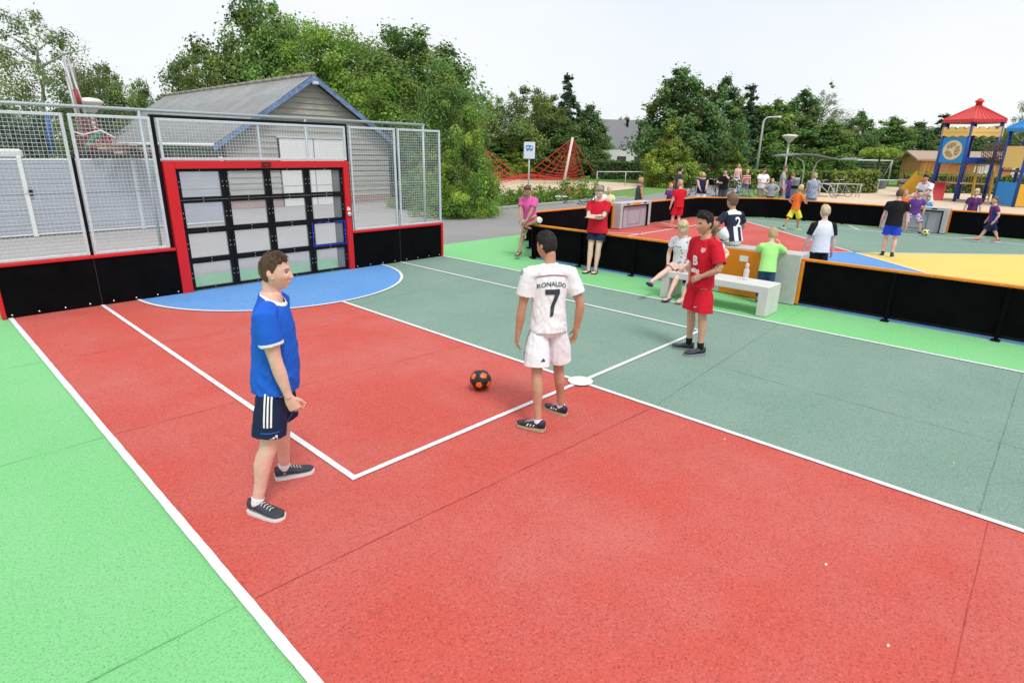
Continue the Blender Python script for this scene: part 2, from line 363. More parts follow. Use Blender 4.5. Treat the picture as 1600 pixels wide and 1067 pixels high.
# goal side returns and panes
ix0, ix1, iz0, iz1 = GX0 + T, GX1 - .12, .02, GZ - .12
for x in (ix0 + .012, ix1 - .012):
    WP(MB().bbox((x - .01, yf + .12, .01), (x + .01, yf + .42, iz1)), 'goal_return', m_bframe)
cw, ch = (ix1 - ix0) / 4, (iz1 - iz0) / 4
def pane_unit(c, r):
    x0, x1 = ix0 + c * cw + .004, ix0 + (c + 1) * cw - .004; z0, z1 = iz0 + r * ch + .004, iz0 + (r + 1) * ch - .004
    f = MB(); b = .058; c_ = .043
    f.bbox((x0, yf + .03, z0), (x0 + b, yf + .10, z1)); f.bbox((x1 - b, yf + .03, z0), (x1, yf + .10, z1))
    f.bbox((x0 + b, yf + .032, z0), (x1 - b, yf + .098, z0 + c_)); f.bbox((x0 + b, yf + .032, z1 - c_), (x1 - b, yf + .098, z1))
    fo = WP(f, 'pane_frame', m_bframe)
    p = MB().bbox((x0 + b - .005, yf + .055, z0 + c_ - .005), (x1 - b + .005, yf + .062, z1 - c_ + .005))
    p.v = [(x - XC, y - YW, z) for x, y, z in p.v]; p.build('pane', m_pane, fo)
    bl = MB()
    for (x, z) in ((x0 + b / 2, z0 + ch * .42), (x0 + b / 2, z0 + ch * .58), (x1 - b / 2, z0 + ch * .42), (x1 - b / 2, z0 + ch * .58), ((x0 + x1) / 2, z0 + c_ / 2), ((x0 + x1) / 2, z1 - c_ / 2)):
        bl.bev((x - XC, yf + .028 - YW, z), (.014, .008, .014), .003)
    bl.build('bolts', m_bolt, fo, kind='stuff')
    return fo, (x0, x1, z0, z1, b)
for c in range(4):
    for r in range(4):
        fo, q = pane_unit(c, r)
        if (c, r) == (3, 1):     # the pane that is lit: blue diodes round its frame
            x0, x1, z0, z1, b = q; ld = MB(); m_led = mat('blue_diodes', (.02, .03, .5), rough=.4, emit=((.03, .06, 1.), .9))
            for i in range(30):
                x = x0 + .02 + (x1 - x0 - .04) * i / 29
                for z in (z0 + .022, z1 - .02):
                    if z > z0 + .1 and i in (1, 2, 3, 4, 9, 10, 11, 16, 17, 18, 19): continue
                    ld.box((x - XC, yf + .027 - YW, z), (.010, .006, .012))
            for i in range(17):
                z = z0 + .045 + (z1 - z0 - .09) * i / 16
                for x in (x0 + .02, x1 - .02): ld.box((x - XC, yf + .027 - YW, z), (.011, .006, .010))
            ld.build('led_strip', m_led, fo)
# push button on the right post, badge on the beam
bt = MB().lathe([(.045, 0), (.045, .02), (.03, .03)], (0, 0, 0), 20); bt.v = [(GX1 - .06 - XC + x, -.022 - z, 1.13 + y) for x, y, z in bt.v]; bt.build('push_button', m_bolt, wall, True)
bi = MB().bbox((GX1 - .10 - XC, -.024, 1.20), (GX1 - .075 - XC, -.019, 1.25)); bi.bbox((GX1 - .065 - XC, -.024, 1.20), (GX1 - .03 - XC, -.019, 1.25)); bi.bbox((GX1 - .10 - XC, -.024, 1.253), (GX1 - .05 - XC, -.019, 1.268))
bi.build('button_icon', mat('white_print', (.85, .85, .85), rough=.5), wall)
bd = MB().bbox((-.085, -.023, GZ - .105), (.085, -.016, GZ - .015)).build('badge', mat('badge_dark_red', (.09, .006, .008), rough=.4), gb)
def text_mesh(txt, size, name, m, parent=None, bold=0., extrude=.0, align='CENTER'):
    cu = bpy.data.curves.new(name, 'FONT'); cu.body = txt; cu.size = size; cu.align_x = align; cu.align_y = 'CENTER'; cu.offset = bold; cu.extrude = extrude; cu.resolution_u = 4
    o = bpy.data.objects.new('tmp_text', cu); C.objects.link(o); dg = bpy.context.evaluated_depsgraph_get(); dg.update()
    me = bpy.data.meshes.new_from_object(o.evaluated_get(dg)); bpy.data.objects.remove(o); bpy.data.curves.remove(cu)
    me.name = name; me.materials.clear(); me.materials.append(m); return me
tm = text_mesh('sutu', .05, 'badge_lettering', m_redp, extrude=.002)
to = bpy.data.objects.new('badge_lettering', tm); link(to, bd); to.rotation_euler = (R(90), 0, 0); to.location = (0, -.025, GZ - .06)
# galvanised wire mesh panels
def mesh_panel(x0, x1, z0, z1, ribs=()):
    y = yf + .04
    f = MB(); t = .042
    f.bev((x0 + t / 2, y, (z0 + z1) / 2), (t, .04, z1 - z0), .005); f.bev((x1 - t / 2, y, (z0 + z1) / 2), (t, .04, z1 - z0), .005)
    f.bev(((x0 + x1) / 2, y, z0 + t / 2), (x1 - x0 - 2 * t, .039, t), .005); f.bev(((x0 + x1) / 2, y, z1 - t / 2), (x1 - x0 - 2 * t, .039, t), .005)
    for rx in ribs: f.bev((rx, y + .01, (z0 + z1) / 2), (.035, .03, z1 - z0 - 2 * t), .005)
    fo = WP(f, 'mesh_panel', m_galv)
    g = MB(); r = .0027
    nx = round((x1 - x0 - 2 * t) / .052); nz = round((z1 - z0 - 2 * t) / .052)
    for i in range(1, nx):
        x = x0 + t + (x1 - x0 - 2 * t) * i / nx; g.tube([(x - XC, y - YW - .006, z0 + t), (x - XC, y - YW - .006, z1 - t)], r, 4, cap=False)
    for i in range(1, nz):
        z = z0 + t + (z1 - z0 - 2 * t) * i / nz; g.tube([(x0 + t - XC, y - YW, z), (x1 - t - XC, y - YW, z)], r, 4, cap=False)
    g.build('wire_mesh', m_galv, fo)
mesh_panel(WX0 + .06, 2.035, BZ + .05, MZ); mesh_panel(2.095, GX0 - .075, BZ + .05, MZ)
mesh_panel(GX1 + .075, 7.71, BZ + .05, MZ); mesh_panel(7.77, WX1, BZ + .05, MZ)
mesh_panel(GX0 + .005, GX1 - .005, GZ + .01, MZ - .008, ((GX0 + GX1) / 2 - .05,))

# ------------------------------------------------------------------ chain-link ball catcher behind the wall
m_chain = mat('chain_link_wire', (.50, .54, .57), rough=.5, metal=.4)
m_pipe = mat('fence_pipe', (.42, .47, .50), rough=.5, metal=.3, var=.15, scale=40)
YF = 12.15
fen = empty('chain_link_fence', (4, YF, 0), 0, 'tall galvanised chain-link ball fence with top rail behind the football wall', 'fence')
FX0, FX1, FZ = -5.2, 9.6, 2.96
MB().tube([(FX0 - 4, 0, FZ), (FX1 - 4, 0, FZ)], .028, 10).build('rail', m_pipe, fen, True)
MB().tube([(FX0 - 4, 0, 1.62), (FX1 - 4, 0, 1.62)], .010, 6).build('tension_wire', m_pipe, fen, True)
for x in (9.55, 6.46, 3.40, .33, -2.74):
    MB().tube([(x - 4, 0, 0), (x - 4, 0, FZ)], .028, 10).build('post', m_pipe, fen, True)
cl = []; cf = []; pw = .072; rr = .0021
nseg = int((FZ - .06) / (pw / 2))
tri = [(math.cos(a) * rr, math.sin(a) * rr) for a in (0, 2.094, 4.188)]
xs = np.arange(FX0 + .05, FX1 - .05, pw)
for k, x in enumerate(xs):
    o = len(cl)
    for i in range(nseg + 1):
        sx = (.5 if (i % 2) else -.5) * pw * 1.03; z = .04 + i * pw / 2
        for (a, b) in tri: cl.append((x + sx + a - 4, b + (.003 if i % 2 else -.003), z))
    for i in range(nseg):
        for j in range(3): cf.append((o + i * 3 + j, o + i * 3 + (j + 1) % 3, o + i * 3 + 3 + (j + 1) % 3, o + i * 3 + 3 + j))
co_ = bpy.data.objects.new('wire_mesh', newmesh('wire_mesh', cl, cf, m_chain)); link(co_, fen)
# coiled tie wire round the rail
tw = [(FX0 - 4 + .05 + i * .0125, math.cos(i * 1.05) * .031, FZ + math.sin(i * 1.05) * .031) for i in range(int((FX1 - FX0 - .1) / .0125))]
MB().tube(tw, .0035, 4).build('tie_wire', m_chain, fen)
# ================================================================== BOARDS AND GOALS OF THE SECOND COURT
m_orange = mat('orange_powder_coat', (.80, .24, .01), rough=.45, var=.05, scale=5)
m_conc = mat('pale_concrete', (.50, .50, .49), rough=.85, var=.10, scale=9, var2=.06, scale2=1.5, bump=.15, bscale=60)
m_lilac = mat('lilac_grey_panel', (.42, .42, .48), rough=.5, var=.06, scale=4)
BH = .79
GW = 1.86                                  # goal width
boards = empty('court_boards', (PX, PY, 0), 0, 'octagonal ring of black boards with orange top rail round second court', 'boards')
def seg_boards(p0, p1, caps=(0, 0), feet=True):
    p0 = Vector((p0[0] - PX, p0[1] - PY)); p1 = Vector((p1[0] - PX, p1[1] - PY)); d = p1 - p0; L_ = d.length; u = d / L_; n = max(1, round(L_ / 1.17)); rz = math.atan2(u.y, u.x)
    nrm = Vector((u.y, -u.x))              # outward (ring runs anticlockwise)
    mid = (p0 + p1) / 2
    MB().bev((mid.x, mid.y, BH - .021), (L_ - .004, .075, .042), .008, rz).build('top_rail', m_orange, boards)
    for i in range(n):
        a = p0 + u * (L_ * i / n); b = p0 + u * (L_ * (i + 1) / n); c = (a + b) / 2
        MB().box((c.x, c.y, .035 + (BH - .045 - .035) / 2), (L_ / n - .004, .022, BH - .045 - .035), rz).build('board_panel', m_black, boards)
        MB().box((c.x + nrm.x * .014, c.y + nrm.y * .014, .06), (L_ / n - .07, .02, .03), rz).build('bottom_strip', m_bframe, boards)
    for i in range(n + 1):
        if (i == 0 and caps[0]) or (i == n and caps[1]): continue
        q = p0 + u * (L_ * i / n) + nrm * .045
        if i == 0: q += u * .04
        if i == n: q -= u * .04
        MB().bev((q.x, q.y, (BH - .05) / 2 + .012), (.05, .06, BH - .074), .006, rz).build('board_post', m_black, boards)
        f = MB().bev((q.x + nrm.x * .03, q.y + nrm.y * .03, .014), (.11, .11, .012), .003, rz)
        f.lathe([(.012, 0), (.012, .02)], (q.x + nrm.x * .06 + u.x * .035, q.y + nrm.y * .06 + u.y * .035, .02), 6); f.lathe([(.012, 0), (.012, .02)], (q.x + nrm.x * .06 - u.x * .035, q.y + nrm.y * .06 - u.y * .035, .02), 6)
        f.build('foot_plate', m_bframe, boards)
    bo = MB()
    for i in range(int(L_ / .4)):
        q = p0 + u * (.2 + i * .4) + nrm * .037; bo.box((q.x + nrm.x * .002, q.y + nrm.y * .002, BH - .02), (.014, .006, .014), rz)
    if bo.v: bo.build('rail_bolts', m_bolt, boards, kind='stuff')
    for k, s in enumerate((p0, p1)):
        if caps[k]:
            q = s + u * (.022 if k == 0 else -.022); MB().bev((q.x, q.y, (BH - .045) / 2 + .01), (.05, .13, BH - .065), .006, rz).build('end_post', m_orange, boards)
o8 = oct_
x0_, x1_, y0_, y1_ = PX - PH, PX + PH, PY - PH, PY + PH
seg_boards(o8[0], o8[1]); seg_boards(o8[2], o8[3]); seg_boards(o8[4], o8[5]); seg_boards(o8[6], o8[7])
seg_boards(o8[1], o8[2])
seg_boards(o8[3], (x1_, PY - GW / 2), (0, 1)); seg_boards((x1_, PY + GW / 2), o8[4], (1, 0))
seg_boards(o8[5], (PX + GW / 2, y1_), (0, 1)); seg_boards((PX - GW / 2, y1_), o8[6], (1, 0))
seg_boards(o8[7], (x0_, PY + GW / 2), (0, 1)); seg_boards((x0_, PY - GW / 2), o8[0], (1, 0))
def panel_goal(loc, rz, label, outline):
    """local +Y looks into the court; origin under the board line"""
    g = empty('panel_goal', (loc[0], loc[1], 0), rz, label, 'goal', 'goals in the board ring')
    H_ = .845; sw = .30; w2 = GW / 2 - .004
    for s in (-1, 1):
        MB().bev((s * (w2 - .07), .0, H_ / 2 + .012), (.14, .42, H_ - .024), .012).build('side_block', m_conc, g)
    bm_ = MB().bev((0, 0, H_ - .05), (2 * w2 - .29, .42, .10), .012).build('top_beam', m_conc, g)
    MB().bev((0, .213, H_ - .052), (.46, .012, .085), .004).build('centre_cap', m_orange, bm_)
    for s in (-1, 1): MB().bev((s * .52, .2135, H_ - .045), (.16, .010, .035), .003).build('slot', m_bframe, bm_)
    MB().bbox((-w2 + .145, .10, .02), (w2 - .145, .13, H_ - .105)).build('target_plate', m_lilac, g)
    f = MB(); a, b = w2 - .145, H_ - .105
    f.bbox((-a, .135, .02), (-a + .03, .20, b)); f.bbox((a - .03, .135, .02), (a, .20, b)); f.bbox((-a + .03, .137, b - .03), (a - .03, .198, b)); f.build('opening_frame', m_bframe, g)
    f = MB(); a0, a1, b0, b1, t = -.38, .38, .12, .62, .022
    f.bbox((a0, .132, b0), (a0 + t, .142, b1)); f.bbox((a1 - t, .132, b0), (a1, .142, b1)); f.bbox((a0 + t, .133, b0), (a1 - t, .141, b0 + t)); f.bbox((a0 + t, .133, b1 - t), (a1 - t, .141, b1))
    f.build('light_outline', outline, g)
    # back (outside): concrete slabs either side of an orange service door
    for s in (-1, 1): MB().bev((s * (.387 + w2 + .003) / 2, -.2265, H_ / 2 + .004), (w2 + .003 - .387, .03, H_ - .012), .006).build('back_slab', m_conc, g)
    dr = MB().bev((0, -.228, H_ / 2 - .008), (.765, .035, H_ - .036), .006).build('service_door', m_orange, g)
    MB().bbox((-.075, -.250, .62), (.075, -.2465, .72)).build('label_plate', mat('white_print', (.85, .85, .85)), dr)
    return g
m_ol1 = mat('lilac_outline', (.42, .25, .36), rough=.5); m_ol2 = mat('green_outline', (.03, .30, .16), rough=.5)
panel_goal((x0_ + .12, PY), R(-90), 'grey panel goal with orange service door facing the concrete bench', m_ol1)
panel_goal((PX, y1_ - .12), R(180), 'grey panel goal with lilac target outline on the red side', m_ol1)
panel_goal((x1_ - .12, PY), R(90), 'grey panel goal with green target outline beside the playground', m_ol2)

# bench
m_bench = mat('smooth_white_concrete', (.66, .65, .63), rough=.7, var=.06, scale=6, var2=.05, scale2=1.2, bump=.08, bscale=80)
bench = empty('concrete_bench', (9.36, 4.14, 0), 0, 'pale concrete slab bench standing behind the orange goal door', 'bench')
bz = .475
MB().bev((0, 0, bz - .055), (.50, 1.84, .11), .008).build('seat', m_bench, bench)
for s in (-1, 1): MB().bev((0, s * .845, (bz - .11) / 2 + .004), (.50, .15, bz - .11), .008).build('leg', m_bench, bench)
# bottle on the bench
bp = G(1172, 442, bz); bot = empty('drink_bottle', (9.42, 3.72, bz), 0, 'clear plastic drink bottle with pale pink cap standing on the bench', 'bottle')
m_bot = mat('bottle_plastic', (.85, .86, .88), rough=.15, alpha=.5, spec=.5); m_cap = mat('bottle_cap', (.80, .55, .48), rough=.4)
MB().lathe([(.040, 0), (.043, .01), (.043, .06), (.039, .075), (.043, .09), (.043, .15), (.030, .185), (.020, .20), (.020, .205)], n=20).build('bottle_body', m_bot, bot, True)
MB().lathe([(.026, .206), (.030, .215), (.031, .245), (.024, .262), (.012, .270)], n=16).build('cap', m_cap, bot, True)

# ---------------------------------------------------------------- footballs
def football(loc, rad, label, m_base, m_pent, rot):
    b = empty('football', (loc[0], loc[1], rad), 0, label, 'football'); b.rotation_euler = rot
    bm_ = bmesh.new(); bmesh.ops.create_icosphere(bm_, subdivisions=5, radius=1)
    ph = (1 + 5 ** .5) / 2; ico = [Vector(p).normalized() for p in ((0, 1, ph), (0, -1, ph), (0, 1, -ph), (0, -1, -ph), (1, ph, 0), (-1, ph, 0), (1, -ph, 0), (-1, -ph, 0), (ph, 0, 1), (ph, 0, -1), (-ph, 0, 1), (-ph, 0, -1))]
    # faces of a truncated icosahedron: nearest of the 12 pentagon centres and 20 hexagon centres
    hexc = []
    for i in range(12):
        for j in range(i + 1, 12):
            for k in range(j + 1, 12):
                if (ico[i] - ico[j]).length < 1.1 and (ico[j] - ico[k]).length < 1.1 and (ico[i] - ico[k]).length < 1.1: hexc.append((ico[i] + ico[j] + ico[k]).normalized())
    dp, dh = .9393, .9149                  # plane distances of pentagon / hexagon faces (edge 1 -> normalised)
    cs = [(c, dp) for c in ico] + [(c, dh) for c in hexc]
    idx = {}
    for v in bm_.verts:
        n = v.co.normalized(); ds = sorted(((n.dot(c) / dd, q) for q, (c, dd) in enumerate(cs)), reverse=True)
        gap = ds[0][0] - ds[1][0]; idx[v] = ds[0][1]
        v.co = n * rad * (1 - .035 * max(0, 1 - gap / .03))
    fm = []
    for f in bm_.faces:
        n = f.calc_center_median().normalized(); q = max(range(32), key=lambda q: n.dot(cs[q][0]) / cs[q][1]); f.material_index = 1 if q < 12 else 0; f.smooth = True
    me = bpy.data.meshes.new('ball_shell'); bm_.to_mesh(me); bm_.free(); me.materials.append(m_base); me.materials.append(m_pent)
    link(bpy.data.objects.new('ball_shell', me), b); return b
m_bb = mat('ball_black', (.012, .012, .013), rough=.32, spec=.5, var=.3, scale=30); m_bo = mat('ball_orange', (.85, .16, .015), rough=.35, spec=.5, var=.08, scale=20)
football(G(751, 609), .112, 'black football with orange patches lying on the red field', m_bb, m_bo, (.5, .35, .9))
football((23.1, 3.55), .11, 'black and yellow football at a child\'s feet by the far goal', mat('ball_yellow', (.75, .72, .30), rough=.4), m_bb, (.2, .9, .1))
# ================================================================== SHED, GATES AND YARD
def at_x(px, py, X):
    d = ray(px, py); t = X / d.x; return Vector((X, d.y * t, CAM_H + d.z * t))
m_wood = mat('weathered_siding', (.37, .355, .32), rough=.85, var=.16, scale=3, stretch=(1, 1, 14), var2=.12, scale2=1.2, bump=.3, bscale=20)
m_roof = mat('corrugated_cement', (.29, .295, .30), rough=.9, var=.14, scale=6, var2=.12, scale2=.9, bump=.1)
m_blueb = mat('peeling_blue_paint', (.15, .235, .42), rough=.7, var=.45, scale=7, var2=.25, scale2=1.5)
m_white = mat('white_paint', (.78, .78, .77), rough=.5, var=.04, scale=4)
m_gate = mat('grey_metal_gate', (.37, .395, .46), rough=.5, var=.05, scale=3, var2=.05, scale2=.6)
m_dark = mat('dark_void', (.03, .03, .035), rough=.6)
m_brick = mat('brick_plinth', (.36, .22, .19), rough=.9, var=.2, scale=12)
YS = 24.4; AX, AZ, EX0, EX1, EZ = 13.35, 5.12, 9.25, 17.45, 2.46
ybk = at_x(262, 150, AX).y
shed = empty('wooden_shed', (AX, YS, 0), 0, 'weathered grey wooden shed with corrugated roof and peeling blue barge boards', 'shed')
sl = (AZ - EZ) / (AX - EX0)
wx0, wx1 = EX0 + .35, EX1 - .35
D0, D1, DZ = 11.75, 14.75, 2.72            # white double door
ph = .225; z = .32; k = 0
MB().bbox((wx0 - AX, .02, 0), (D0 - AX - .05, .2, .315)).build('plinth', m_brick, shed); MB().bbox((D1 - AX + .05, .02, 0), (wx1 - AX, .2, .315)).build('plinth', m_brick, shed)
MB().add([(wx0 - AX + .05, .12, 0), (wx1 - AX - .05, .12, 0), (wx1 - AX - .05, .12, EZ + .1), (0, .12, AZ - .1), (wx0 - AX + .05, .12, EZ + .1)], [(0, 1, 2, 3, 4)]).build('backing_wall', m_dark, shed)
while z < AZ - .12:
    zt = z + ph
    def ext(zz): return (AX - (AZ - .05 - zz) / sl, AX + (AZ - .05 - zz) / sl)
    a0, b0 = ext(z); a1, b1 = ext(zt); a0, a1 = max(a0, wx0), max(a1, wx0); b0, b1 = min(b0, wx1), min(b1, wx1)
    parts_ = [((a0, a1), (b0, b1))] if z > DZ else [((a0, a1), (D0 - .06, D0 - .06)), ((D1 + .06, D1 + .06), (b0, b1))]
    for (l0, l1), (q0, q1) in parts_:
        if q1 - l1 < .02: l1 = q1 = (l1 + q1) / 2
        y0, y1 = .0, .05
        v = [(l0 - AX, y0, z - .012), (q0 - AX, y0, z - .012), (q1 - AX, y1, zt), (l1 - AX, y1, zt)]
        MB().slab([Vector(p) for p in v], (0, .035, 0)).build('plank', m_wood, shed)
    z = zt
for (a, b) in ((D0, (D0 + D1) / 2 - .02), ((D0 + D1) / 2 + .02, D1)):
    d = MB().bev(((a + b) / 2 - AX, -.03, DZ / 2), (b - a, .05, DZ), .006).build('door', m_white, shed)
    rb = MB()
    n_ = 12
    for i in range(1, n_): rb.box((a - AX + (b - a) * i / n_, -.058, DZ / 2), (.02, .008, DZ - .1))
    rb.build('door_ribs', m_white, d)
MB().bev(((D0 + D1) / 2 - AX, -.05, DZ + .05), (D1 - D0 + .2, .09, .07), .006).build('door_track', m_galv, shed)
# roof: two corrugated planes
def roof_plane(side):
    ex = EX0 - .18 if side < 0 else EX1 + .18; y0, y1 = -.35, ybk - YS + .3
    n_ = int((y1 - y0) / .0215); v = []; f = []
    rows = [(0., 0.), (.335, .012), (.34, .03), (.67, .012), (.675, .03), (1., .012)]
    for (t, off) in rows:
        for i in range(n_ + 1):
            y = y0 + (y1 - y0) * i / n_; wv = math.cos(y * 2 * math.pi / .172) * .026
            x = (ex - AX) * t; zz = AZ + .06 + (-abs(x) * sl) + wv - off + .03
            v.append((x, y, zz))
    for r in range(len(rows) - 1):
        for i in range(n_): f.append((r * (n_ + 1) + i, r * (n_ + 1) + i + 1, (r + 1) * (n_ + 1) + i + 1, (r + 1) * (n_ + 1) + i))
    me = newmesh('roof_plane', v, f, m_roof, True); o = bpy.data.objects.new('roof_plane', me); link(o, shed)
    md = o.modifiers.new('s', 'SOLIDIFY'); md.thickness = .012
roof_plane(-1); roof_plane(1)
rc = MB()
for i in range(int((ybk - YS) / .9) + 1): rc.tube([(0, -.36 + i * .9, AZ + .10), (0, .56 + i * .9, AZ + .115)], .10, 8)
rc.build('ridge_cap', mat('ridge_tiles', (.30, .27, .24), rough=.9, var=.25, scale=10), shed, True)
for s in (-1, 1):
    ex = (EX0 - .2 if s < 0 else EX1 + .2) - AX
    p0 = Vector((0, -.38, AZ + .07)); p1 = Vector((ex, -.38, AZ + .07 - abs(ex) * sl))
    MB().slab([p0, p1, p1 - Vector((0, 0, .20)), p0 - Vector((0, 0, .20))], (0, .045, 0)).build('barge_board', m_blueb, shed)
    MB().tube([(ex - s * .02, -.3, EZ - .05), (ex - s * .02, ybk - YS + .2, EZ - .05)], .065, 8).build('gutter', m_white, shed, True)
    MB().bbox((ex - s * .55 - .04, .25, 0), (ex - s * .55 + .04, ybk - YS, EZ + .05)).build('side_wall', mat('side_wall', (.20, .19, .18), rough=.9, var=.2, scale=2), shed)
MB().bev((0, -.45, AZ - .22), (.24, .12, .12), .01).build('flood_light', m_galv, shed)
for i in range(5):
    MB().bbox((EX0 - AX + .26, 1.6 + i * 2.2, 1.5), (EX0 - AX + .30, 2.9 + i * 2.2, 2.2)).build('window', mat('window_glass', (.02, .025, .03), rough=.1, spec=.6), shed)

gate = empty('sheet_metal_gate', (2, 20.15, 0), 0, 'row of plain grey sheet metal gates behind the mesh fence', 'gate')
edges_ = [-7.2, -5.2, -3.2, -1.2, .75, 2.70, 5.25, 7.75]
for a, b in zip(edges_[:-1], edges_[1:]):
    lf = MB().bev(((a + b) / 2 - 2, 0, 1.01), (b - a - .05, .05, 1.86), .006).build('gate_leaf', m_gate, gate)
    rb = MB()
    for i in range(14): rb.bbox((a + .06 - 2, -.031, .18 + i * .13), (b - .06 - 2, -.0255, .19 + i * .13))
    rb.build('pressed_rib', m_gate, lf)
    MB().bev(((a + b) / 2 - 2, 0, 1.97), (b - a - .02, .07, .05), .006).build('top_rail', m_white, gate)
    MB().bev(((a + b) / 2 - 2, 0, .055), (b - a - .05, .06, .04), .006).build('bottom_rail', m_white, gate)
for x in edges_:
    MB().bev((x - 2, -.01, 1.03), (.10, .10, 2.06), .008).build('gate_post', m_white if abs(x - 2.7) < .1 else m_galv, gate)
MB().bev((2.78 - 2, -.07, 1.15), (.10, .05, .16), .006).build('lock_box', m_bframe, gate)
vb = MB().bev((0, 0, 0), (2.6, .5, .24), .05); vb.v = [(x + 1.6, y + 21.0, z + 2.1) for x, y, z in vb.v]
tag(vb.build('white_roof_box', m_white), 'long white box roof just showing above the grey gates', 'roof box')
# ---------------------------------------------------------------- folded machine mast behind the gates
m_mred = mat('machine_red', (.30, .03, .035), rough=.5, var=.2, scale=8); m_mgrey = mat('machine_grey', (.45, .45, .46), rough=.45, metal=.3, var=.15, scale=10); m_mgreen = mat('machine_green', (.05, .30, .20), rough=.5)
DM = 17.6
def PD(px, py, depth):
    d = ray(px, py); return Vector((0, 0, CAM_H)) + d * (depth / d.dot(fh))
mast = empty('machine_mast', along(140, DM), 0, 'leaning red and grey machine mast with pipes rising behind the gates', 'machinery')
ml = mast.location
def mt(name, pts, r, m, n=8): MB().tube([PD(*p, DM + dz) - ml for p, dz in pts], r, n).build(name, m, mast, True)
mt('mast_tube', [((99, 88), 0), ((140, 240), 0)], .038, m_mgrey); mt('mast_tube', [((106, 92), .1), ((152, 240), .1)], .038, m_mgrey); mt('mast_tube', [((104, 120), -.1), ((135, 240), -.1)], .034, m_mgrey)
mt('red_ram', [((117, 140), -.15), ((127, 168), -.15)], .058, m_mred)
mt('bent_pipe', [((91, 95), 0), ((97, 100), 0), ((102, 108), 0), ((108, 125), 0)], .03, m_white); mt('bent_pipe', [((121, 96), 0), ((115, 99), 0), ((115, 110), 0), ((120, 125), 0)], .022, m_mgrey)
for i in range(9):
    mt('lattice', [((118 + i * 2, 180 + i * 7), -.2), ((150 + i * 4, 182 + i * 7), .3)], .03, m_mred, 6)
    mt('lattice', [((118 + i * 8, 235), -.2), ((125 + i * 7, 190 + i * 3), .3)], .025, m_mred, 6)
mt('folding_arm', [((134, 232), -.5), ((146, 216), -.5), ((160, 206), -.5)], .07, m_mgreen)
mt('hose', [((112, 205), -.6), ((130, 211), -.6), ((158, 204), -.6), ((180, 216), -.6)], .02, m_white, 6)
for i in range(5): MB().box(PD(172 + i * 11, 226 + (i % 3) * 6, DM - .3) - ml, (1.3, .2, .07), .5 + .3 * i).build('board', mat('old_boards', (.42, .30, .24), rough=.9, var=.2, scale=5), mast)
mt('deck', [((116, 240), 0), ((250, 240), 0)], .12, mat('machine_dark', (.10, .06, .055), rough=.7), 6)
tag(MB().tube([PD(80, 240, 17) , PD(74, 178, 17)], .07, 8).build('blue_post', mat('blue_post', (.02, .10, .30), rough=.5), None, True), 'slim dark blue post in front of the laurel hedge', 'post')

# ---------------------------------------------------------------- dish lamps and street lamp
m_lampm = mat('lamp_pole', (.55, .57, .58), rough=.5, metal=.2, var=.08, scale=10); m_dish = mat('lamp_dish', (.72, .68, .64), rough=.5)
def dish_lamp(loc, h, rad, label):
    o = empty('dish_lamp', loc, 0, label, 'street lamp', 'dish lamps')
    MB().tube([(0, 0, 0), (0, 0, h - rad * .5)], [.075, .055], 10).build('pole', m_lampm, o, True)
    MB().lathe([(.10, h - rad * .85), (.16, h - rad * .7), (rad * .62, h - rad * .32), (rad, h - .02), (rad, h + .03), (rad * .7, h + .1), (.05, h + .13)], n=28).build('dish', m_dish, o, True)
    return o
p = along(155, 19); dish_lamp(p, zat(p.x, p.y, 160), .36, 'dish shaped street lamp showing above the fence rail beside the shed')
p = along(1230, 47); dish_lamp(p, zat(p.x, p.y, 213), .58, 'dish shaped street lamp in front of the dark trees')
p = along(1186, 47); h = zat(p.x, p.y, 183)
sl_ = empty('street_lamp', p, 0, 'tall slim street lamp with short curved arm before the tree row', 'street lamp')
MB().tube([(0, 0, 0), (0, 0, h - .5), (.03, -.05, h - .2), (.12, -.2, h - .04), (.35, -.55, h)], [.09, .07, .06, .055, .05], 10).build('pole', m_lampm, sl_, True)
MB().bev((.5, -.78, h - .01), (.28, .7, .13), .04, R(-33)).build('lamp_head', m_white, sl_)

# ---------------------------------------------------------------- camping sign
p = G(825, 322); h = zat(p.x, p.y, 222)
sg = empty('camper_sign', p, R(-45), 'white sign with blue camper pictogram on a slim grey pole', 'sign')
MB().tube([(0, 0, 0), (0, 0, h - .05)], .035, 10).build('pole', m_lampm, sg, True)
pl = MB().bev((0, -.05, h - .36), (.50, .03, .72), .02).build('sign_plate', mat('sign_white', (.72, .78, .83), rough=.4), sg)
m_sb = mat('sign_blue', (.03, .20, .55), rough=.4); m_sw = mat('sign_print', (.85, .86, .88), rough=.4)
pb = MB(); pb.bbox((-.15, -.071, h - .34), (.15, -.067, h - .18)); pb.bbox((-.15, -.071, h - .178), (.07, -.067, h - .145)); pb.build('camper_pictogram', m_sb, pl)
pb = MB(); pb.bbox((-.11, -.0755, h - .26), (-.03, -.0725, h - .20)); pb.bbox((.03, -.0755, h - .27), (.12, -.0725, h - .21)); pb.bbox((-.15, -.0755, h - .30), (.15, -.0725, h - .292)); pb.build('pictogram_windows', m_sw, pl)
pb = MB()
for x in (-.08, .08):
    pb.lathe([(.035, 0), (.035, .004)], (0, 0, 0), 14); pb.v[-28:] = [(x + q[0], -.072 - q[2], h - .355 + q[1]) for q in pb.v[-28:]]
pb.build('pictogram_wheels', m_sb, pl)

